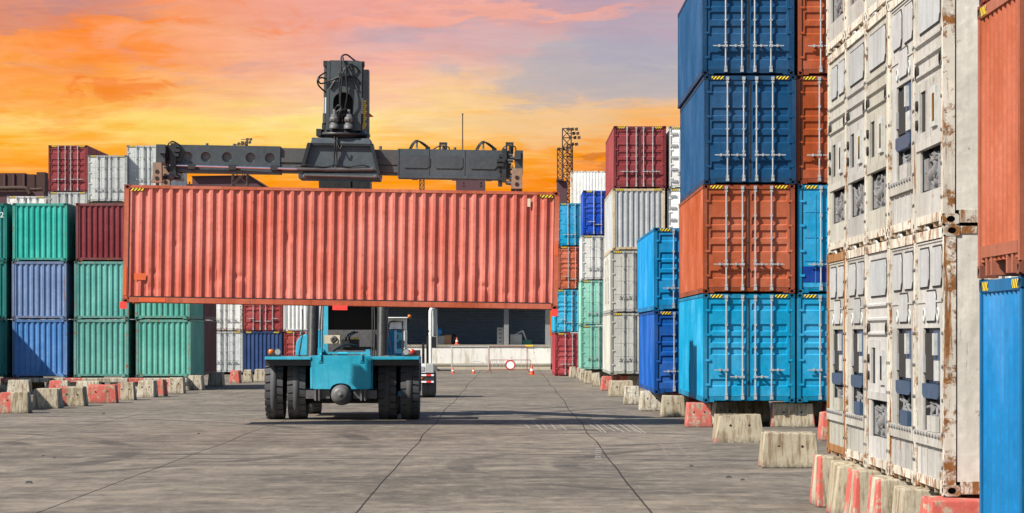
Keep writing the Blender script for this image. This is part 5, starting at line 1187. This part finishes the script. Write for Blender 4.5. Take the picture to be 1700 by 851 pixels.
for p in piers:
    m = MB(); m.box(p-0.17, p+0.17, 0.35, 0.75, 1.772, 4.9); m.build('pillar', 'warehouse_grey', wh_)
m = MB(); m.box(-hw_, hw_, 3.95, 4.4, 4.9, 9.2); m.box(-hw_, hw_, 0.2, 4.6, 4.7, 4.9); m.box(-hw_, hw_, 4.06, 4.4, 0.0, 4.7); m.box(-hw_, -hw_+0.3, 4.4, 40, 0, 9.2); m.box(hw_-0.3, hw_, 4.4, 40, 0, 9.2); m.box(-hw_, hw_, 40, 40.3, 0, 9.2); m.build('wall', 'warehouse_grey', wh_)
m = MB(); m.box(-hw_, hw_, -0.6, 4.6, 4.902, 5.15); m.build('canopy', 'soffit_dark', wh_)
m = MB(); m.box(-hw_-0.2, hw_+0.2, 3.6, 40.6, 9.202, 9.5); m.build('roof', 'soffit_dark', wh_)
# things on the dock
zd = 1.773; dd_ = 219.2
def on_dock(name, px, label, cat): return empty(name, (X(px, dd_), dd_, zd), label, cat)
k23 = dd_/FPX
o = on_dock('filing_cabinet', 830.5, 'tall grey filing cabinet on the loading dock beside the right pillar', 'filing cabinet')
m = MB(); m.box(-0.23, 0.23, 0, 0.55, 0.0, 1.22); m.build('cabinet_body', 'cabinet_grey', o)
for k in range(4):
    m = MB(); m.box(-0.20, 0.20, -0.02, -0.001, 0.05+0.29*k, 0.31+0.29*k); dr = m.build('drawer', 'cabinet_grey', o)
    m = MB(); m.box(-0.09, 0.09, -0.04, -0.021, 0.16+0.29*k, 0.22+0.29*k); m.build('handle', 'hose', dr)
m = MB(); m.hexa([(0.26,0.0,0),(0.50,0.0,0),(0.50,0.05,0),(0.26,0.05,0),(0.24,0.2,1.1),(0.30,0.2,1.1),(0.30,0.24,1.1),(0.24,0.24,1.1)]); o = m.build('leaning_board', 'reflective_white', None, None, (X(830.5, dd_), dd_, zd)); tag(o, 'white board leaning against the filing cabinet', 'board')
o = on_dock('office_machine', 857, 'grey cabinet with a tilted open lid on the dock, right of the pillar', 'machine')
m = MB(); m.box(-0.42, 0.40, 0, 0.7, 0, 0.74); m.build('cabinet_body', 'cabinet_grey', o)
m = MB(); m.prism([(-0.1,0.76),(0.42,1.02),(0.52,1.02),(0.78,0.32),(0.70,0.30),(0.42,0.90),(-0.1,0.70)], 1, 0.1, 0.65); m.build('open_lid', 'cabinet_grey', o)
o = on_dock('green_crate', 876, 'low dark green crate on the dock by the grey machine', 'crate')
m = MB(); m.box(-0.35,0.30,0,0.5,0,0.28); m.build('crate_body', 'crate_green', o); m = MB(); m.box(-0.37,0.32,-0.02,0.52,0.28,0.33); m.build('rim', 'crate_green', o)
o = on_dock('cardboard_box', 743.5, 'brown cardboard box on the dock beside a black bag', 'cardboard box'); m = MB(); m.box(-0.25,0.25,0,0.4,0,0.66); m.build('box_body', 'cardboard', o); m = MB(); m.hexa([(-0.25,-0.05,0.665),(0.25,-0.05,0.665),(0.25,0.2,0.665),(-0.25,0.2,0.665),(-0.25,-0.05,0.68),(0.25,-0.05,0.68),(0.25,0.2,0.70),(-0.25,0.2,0.70)]); m.build('flap', 'cardboard', o)
o = on_dock('metal_chest', 732.5, 'grey metal chest on the dock left of the cardboard box', 'chest'); m = MB(); m.box(-0.24,0.22,0,0.5,0,0.58); m.build('chest_body', 'cabinet_grey', o); m = MB(); m.box(-0.25,0.23,-0.02,0.52,0.582,0.63); m.build('lid', 'cabinet_grey', o)
def lump(name, px, w_, h_, mat, z0, label, cat):
    m = MB(); N = 14; M_ = 8
    def f(a, b_):
        q = 2*math.pi*a/N; e = math.pi*b_/M_; rr = 0.5*math.sin(e)*(1+0.18*math.sin(3*q+1.3*e*2)); 
        return (rr*math.cos(q)*w_, 0.25+rr*math.sin(q)*0.45, (1-math.cos(e))/2*h_*(1+0.08*math.sin(5*q)))
    m.grid(list(range(N+1)), list(range(M_+1)), f, smooth=True)
    return tag(m.build(name, mat, None, None, (X(px, dd_), dd_, z0)), label, cat)
lump('black_bag', 753.5, 0.45, 0.72, 'bag_black', zd, 'black sack on the dock between box and small cone', 'sack')
lump('blue_bag', 729, 0.42, 0.55, 'tarpaulin_blue', zd+0.632, 'blue plastic bag lying on the grey metal chest', 'bag')

def cone(x, y, z, h, label):
    o = empty('traffic_cone', (x, y, z), label, 'traffic cone', 'traffic cones')
    m = MB(); b2 = h*0.30; m.box(-b2, b2, -b2, b2, 0.0, h*0.06); m.lathe([(h*0.062,h*0.22),(h*0.36,h*0.155)], (0,0,0), 'z', 20); m.lathe([(h*0.54,h*0.115),(h*0.99,h*0.03),(h,0.0)], (0,0,0), 'z', 20); m.build('cone_body', 'cone_orange', o)
    m = MB(); m.lathe([(h*0.36,h*0.156),(h*0.54,h*0.116)], (0,0,0), 'z', 20); m.build('reflective_band', 'reflective_white', o)
    return o
cone(X(758.5, dd_-0.3), dd_-0.3, zd, 0.62, 'small cone standing on the loading dock by the black sack')
cone(X(752, 195), 195, 0, 0.46, 'left one of two small cones on the ground in front of the dock')
cone(X(786, 195), 195, 0, 0.46, 'right one of two small cones on the ground in front of the dock')
cone(X(883, 189.5), 189.5, 0, 0.70, 'tall orange cone near the dark red container')
# barrier frames
d = 200.0
def bx_(px): return X(px, d)
def bz(py): return Z(py, d)
o = empty('barrier_frame', (bx_(781), d, 0), 'wide white pipe frame standing before the whitewashed dock', 'barrier')
def pipes(name, segs, r, mat, o):
    m = MB()
    for (xa, za, xb, zb) in segs: m.cyl((bx_(xa)-o.location.x, 0, bz(za)), (bx_(xb)-o.location.x, 0, bz(zb)), r, n=8)
    return m.build(name, mat, o)
pipes('pipe_frame', [(750,575,812,575),(750,575,750,616),(811,575,811,616),(750,606,811,606)], 0.032, 'faded_white_pipe', o)
pipes('brace', [(778,606,787,599),(787,599,800,601),(800,601,811,606)], 0.02, 'faded_white_pipe', o)
o = empty('red_barrier', (bx_(845), d-0.3, 0), 'tall red pipe frame around the round sign', 'barrier')
pipes('pipe_frame', [(812,575,875,575),(812,575,812,613),(875,575,875,613),(812,613,875,613),(875,613,883,621),(812,613,817,619),(812,613,808,618)], 0.025, 'faded_red_pipe', o)
o = empty('crowd_barrier', (bx_(847), d-1.0, 0), 'low barred crowd barrier behind the round sign', 'barrier')
pipes('rail', [(814,597,881,597),(814,613,881,613),(814,597,814,616.5),(881,597,881,616.5)], 0.02, 'faded_red_pipe', o)
pipes('bar', [(818+k*6,597,818+k*6,613) for k in range(11)], 0.014, 'faded_white_pipe', o)
o = empty('round_sign', (bx_(847), d-1.5, 0), 'round white sign with a red ring fixed low on the barrier', 'road sign')
zc = bz(605)
m = MB(); m.lathe([(0.0,0.0),(0.0,0.32)], (0,0,zc), 'y', 32); m.build('sign_face', 'reflective_white', o)
m = MB(); m.lathe([(0.02,0.25),(-0.012,0.25),(-0.012,0.335),(0.02,0.335)], (0,0,zc), 'y', 32); m.build('red_ring', 'red_paint', o)
m = MB(); m.cyl((0,0.05,0),(0,0.05,zc+0.2),0.03,n=8); m.build('post', 'galvanised', o)
o = empty('drain_pipe', (X(726, 206), 206, 0), 'short dark pipe lying at the foot of the dock wall', 'pipe')
m = MB(); m.cyl((-0.2,0,0.2),(-0.2,0.8,0.2),0.2,n=14); m.cyl((0.0,0.3,0.12),(1.0,0.3,0.12),0.08,n=10); m.build('pipe_length', 'axle_iron', o)

# ------------------------------------------------------------------ far skyline
def far(name, d, label, cat, group=None): return empty(name, (0, d, 0), label, cat, group)
d = 420.0
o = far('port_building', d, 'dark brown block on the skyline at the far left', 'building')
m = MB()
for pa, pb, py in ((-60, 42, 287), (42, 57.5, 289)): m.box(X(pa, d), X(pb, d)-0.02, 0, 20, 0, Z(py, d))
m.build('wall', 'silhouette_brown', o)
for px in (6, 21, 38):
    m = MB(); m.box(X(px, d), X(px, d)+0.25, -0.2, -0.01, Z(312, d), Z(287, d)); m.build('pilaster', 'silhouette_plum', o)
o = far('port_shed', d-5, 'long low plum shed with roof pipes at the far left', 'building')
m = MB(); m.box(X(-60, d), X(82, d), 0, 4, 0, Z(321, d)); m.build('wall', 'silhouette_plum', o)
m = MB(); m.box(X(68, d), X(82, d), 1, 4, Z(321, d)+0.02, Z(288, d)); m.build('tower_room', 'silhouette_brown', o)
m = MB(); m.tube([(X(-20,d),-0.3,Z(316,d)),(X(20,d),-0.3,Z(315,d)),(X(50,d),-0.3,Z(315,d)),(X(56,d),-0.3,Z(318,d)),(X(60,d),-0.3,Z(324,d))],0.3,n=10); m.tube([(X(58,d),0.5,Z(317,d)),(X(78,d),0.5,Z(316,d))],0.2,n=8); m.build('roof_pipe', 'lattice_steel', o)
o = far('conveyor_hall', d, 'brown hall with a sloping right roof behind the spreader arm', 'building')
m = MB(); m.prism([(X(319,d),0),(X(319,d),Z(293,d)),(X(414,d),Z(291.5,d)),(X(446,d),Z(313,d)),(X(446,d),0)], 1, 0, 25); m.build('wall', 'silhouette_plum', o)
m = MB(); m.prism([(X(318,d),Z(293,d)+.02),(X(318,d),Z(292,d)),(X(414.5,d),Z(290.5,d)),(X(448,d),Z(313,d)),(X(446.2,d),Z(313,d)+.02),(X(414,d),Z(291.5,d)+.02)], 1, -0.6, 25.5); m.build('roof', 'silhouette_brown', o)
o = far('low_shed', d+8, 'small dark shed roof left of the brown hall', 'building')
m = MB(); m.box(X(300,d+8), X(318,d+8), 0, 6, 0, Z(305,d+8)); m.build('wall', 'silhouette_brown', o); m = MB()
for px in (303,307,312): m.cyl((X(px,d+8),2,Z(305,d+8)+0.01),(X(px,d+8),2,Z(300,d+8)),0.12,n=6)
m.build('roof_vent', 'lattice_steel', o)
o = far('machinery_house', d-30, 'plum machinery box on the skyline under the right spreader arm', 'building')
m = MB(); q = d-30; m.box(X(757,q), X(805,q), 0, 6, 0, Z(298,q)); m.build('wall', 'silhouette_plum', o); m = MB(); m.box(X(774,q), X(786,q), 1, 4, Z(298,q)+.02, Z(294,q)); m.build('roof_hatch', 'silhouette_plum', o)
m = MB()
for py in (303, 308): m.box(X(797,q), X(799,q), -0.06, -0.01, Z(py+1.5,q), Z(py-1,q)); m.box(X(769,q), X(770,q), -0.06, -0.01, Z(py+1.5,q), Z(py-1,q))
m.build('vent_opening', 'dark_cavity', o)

def lattice(m, px, d, z0, z1, wd, r=0.05, step=None, y=0.0, taper=1.0):
    x = X(px, d); h = wd/2; step = step or wd*1.05; n = max(1, int((z1-z0)/step)); st_ = (z1-z0)/n
    wz = lambda z: h*(taper + (1-taper)*(z-z0)/(z1-z0))
    cs = ((-1,-1),(1,-1),(1,1),(-1,1))
    for a, b_ in cs: m.cyl((x+a*wz(z0), y+b_*wz(z0), z0), (x+a*wz(z1), y+b_*wz(z1), z1), r, n=5)
    for i in range(n):
        za, zb = z0+i*st_, z0+(i+1)*st_; ha, hb_ = wz(za), wz(zb)
        for k in range(4):
            a, b_ = cs[k], cs[(k+1) % 4]
            m.cyl((x+a[0]*ha, y+a[1]*ha, za), (x+b_[0]*hb_, y+b_[1]*hb_, zb), r*0.6, n=4, caps=False)
            m.cyl((x+b_[0]*ha, y+b_[1]*ha, za), (x+a[0]*hb_, y+a[1]*hb_, zb), r*0.6, n=4, caps=False)
            m.cyl((x+a[0]*hb_, y+a[1]*hb_, zb), (x+b_[0]*hb_, y+b_[1]*hb_, zb), r*0.6, n=4, caps=False)
def floods(m, px, d, zs, y=0):
    for i, z in enumerate(zs):
        x = X(px, d); m.box(x-0.4, x+0.55, y-0.06, y+0.06, z-0.03, z+0.03)
        for k in (-0.25, 0.2, 0.6)[i % 2:]: j = k + 0.12*((i*7) % 3); m.hexa([(x+j-0.13,y-0.2,z-0.20),(x+j+0.16,y-0.2,z-0.14),(x+j+0.16,y+0.1,z-0.08),(x+j-0.13,y+0.1,z-0.14),(x+j-0.16,y-0.16,z+0.08),(x+j+0.13,y-0.16,z+0.15),(x+j+0.13,y+0.1,z+0.18),(x+j-0.16,y+0.1,z+0.12)])
d = 300.0
GT = 'lattice floodlight towers'
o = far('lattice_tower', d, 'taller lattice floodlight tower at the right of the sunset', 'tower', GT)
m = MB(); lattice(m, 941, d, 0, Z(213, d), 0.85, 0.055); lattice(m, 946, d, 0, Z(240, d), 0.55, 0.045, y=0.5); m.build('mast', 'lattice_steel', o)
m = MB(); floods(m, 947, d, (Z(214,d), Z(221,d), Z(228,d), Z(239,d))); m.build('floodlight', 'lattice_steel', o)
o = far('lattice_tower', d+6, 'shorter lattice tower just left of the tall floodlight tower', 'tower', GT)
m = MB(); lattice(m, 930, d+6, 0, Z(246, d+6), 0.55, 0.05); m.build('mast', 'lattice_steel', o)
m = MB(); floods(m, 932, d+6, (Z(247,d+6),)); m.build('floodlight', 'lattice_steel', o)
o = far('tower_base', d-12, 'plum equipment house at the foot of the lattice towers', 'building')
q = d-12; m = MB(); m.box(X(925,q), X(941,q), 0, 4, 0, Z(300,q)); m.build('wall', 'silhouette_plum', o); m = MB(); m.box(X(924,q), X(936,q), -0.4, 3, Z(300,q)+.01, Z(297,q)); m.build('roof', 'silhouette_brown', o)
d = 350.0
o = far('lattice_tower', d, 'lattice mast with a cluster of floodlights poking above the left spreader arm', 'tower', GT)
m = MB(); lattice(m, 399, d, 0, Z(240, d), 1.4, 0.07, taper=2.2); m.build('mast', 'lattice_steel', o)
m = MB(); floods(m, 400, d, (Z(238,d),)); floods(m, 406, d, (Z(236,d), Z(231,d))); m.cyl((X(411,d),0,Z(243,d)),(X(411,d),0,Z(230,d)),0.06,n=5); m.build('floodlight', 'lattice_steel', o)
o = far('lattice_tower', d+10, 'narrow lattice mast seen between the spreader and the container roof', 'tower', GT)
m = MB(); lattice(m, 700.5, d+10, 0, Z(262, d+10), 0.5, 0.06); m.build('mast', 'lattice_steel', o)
d = 500.0
o = far('radio_mast', d, 'thin guyed radio mast standing against the sunset', 'mast')
m = MB(); m.cyl((X(768,d),0,0),(X(768,d),0,Z(188,d)),0.09,n=6); m.cyl((X(768,d),0,Z(190,d)),(X(768,d),0,Z(188,d)),0.14,n=6); m.build('pole', 'lattice_steel', o)
m = MB()
for s_ in (-1, 1):
    for top in (215, 245): m.cyl((X(768,d),0,Z(top,d)),(X(768+s_*22,d),0,0),0.008,n=3)
m.build('guy_wire', 'lattice_steel', o)

# ------------------------------------------------------------------ writing and marks
def text(body, size, parent, loc, rot, mat, name='lettering'):
    cu = bpy.data.curves.new(name, 'FONT'); cu.body = body; cu.size = size; cu.extrude = 0.002
    cu.materials.append(MATS[mat]); o = bpy.data.objects.new(name, cu); COL.objects.link(o); bpy.context.view_layer.update(); me = bpy.data.meshes.new_from_object(o.evaluated_get(bpy.context.evaluated_depsgraph_get())); bpy.data.objects.remove(o)
    return link(name, me, parent, None, loc, rot)
text('N 2', 0.34, CODE_PARENT, (0.55, -0.012, 1.95), (R(90), 0, 0), 'letter_white')
for ch, y_, z_ in (('S', 3.2, 1.55), ('U', 3.2, 0.45), ('S', 7.0, 1.55), ('U', 7.0, 0.45)):
    text(ch, 1.5, SIDE_PARENT, (-HW-0.004, y_+1.2, z_), (R(90), 0, R(-90)), 'letter_grey')
text('1', 0.34, CODE_PARENT, (0.75, -0.012, 1.35), (R(90), 0, 0), 'letter_white')

# ------------------------------------------------------------------ marks and litter on the yard
m = MB()
rn = random.Random(3)
def mark(px0, py0, px1, py1, wd):
    pts = []
    for px, py in ((px0, py0), (px1, py1)):
        d_ = FPX*HC/(py-VY); pts.append(Vector((X(px, d_), d_, 0.004)))
    s_ = (pts[1]-pts[0]).normalized(); n_ = Vector((-s_.y, s_.x, 0))*wd/2
    m.add([pts[0]-n_, pts[0]+n_, pts[1]+n_, pts[1]-n_], [(0,1,2,3)])
for k in range(9): mark(975+k*9+rn.uniform(-2,2), 699+rn.uniform(0,4), 1000+k*9+rn.uniform(-3,3), 713+rn.uniform(0,6), 0.03)
for k in range(5): mark(870+k*14, 700+rn.uniform(-2,4), 882+k*14+rn.uniform(-3,3), 712+rn.uniform(-2,3), 0.025)
for k in range(6):
    for j in range(2): mark(988+j*5+rn.uniform(-1,1), 744+k*3.4, 993+j*5+rn.uniform(-1,1), 745.5+k*3.4, 0.035)
for k in range(8): mark(1094+k*1.5+rn.uniform(-1,1), 738+k*2.6, 1101+k*1.5, 739.5+k*2.6, 0.03); mark(1122+k*2.4+rn.uniform(-1,1), 740+k*2.4, 1130+k*2.4, 741.4+k*2.4, 0.03)
for k in range(6): mark(955+k*2, 741+k*3, 960+k*2, 742+k*3, 0.025)
tag(m.build('tyre_scuffs', 'skid_mark'), None, None, kind='structure')
m = MB()
for px, py in ((72, 757), (90, 760), (172, 687), (330, 720), (48, 802), (1210, 793), (1233, 797), (1148, 774)):
    d_ = FPX*HC/(py-VY); x_ = X(px, d_); s_ = rn.uniform(0.03, 0.06)
    m.hexa([(x_-s_,d_-s_,0.001),(x_+s_,d_-s_,0.001),(x_+s_,d_+s_,0.001),(x_-s_,d_+s_,0.001),(x_-s_*.5,d_-s_*.6,s_*.7),(x_+s_*.6,d_-s_*.4,s_*.6),(x_+s_*.5,d_+s_*.6,s_*.7),(x_-s_*.6,d_+s_*.4,s_*.5)])
tag(m.build('loose_stones', 'stone_dark'), None, None, kind='stuff')
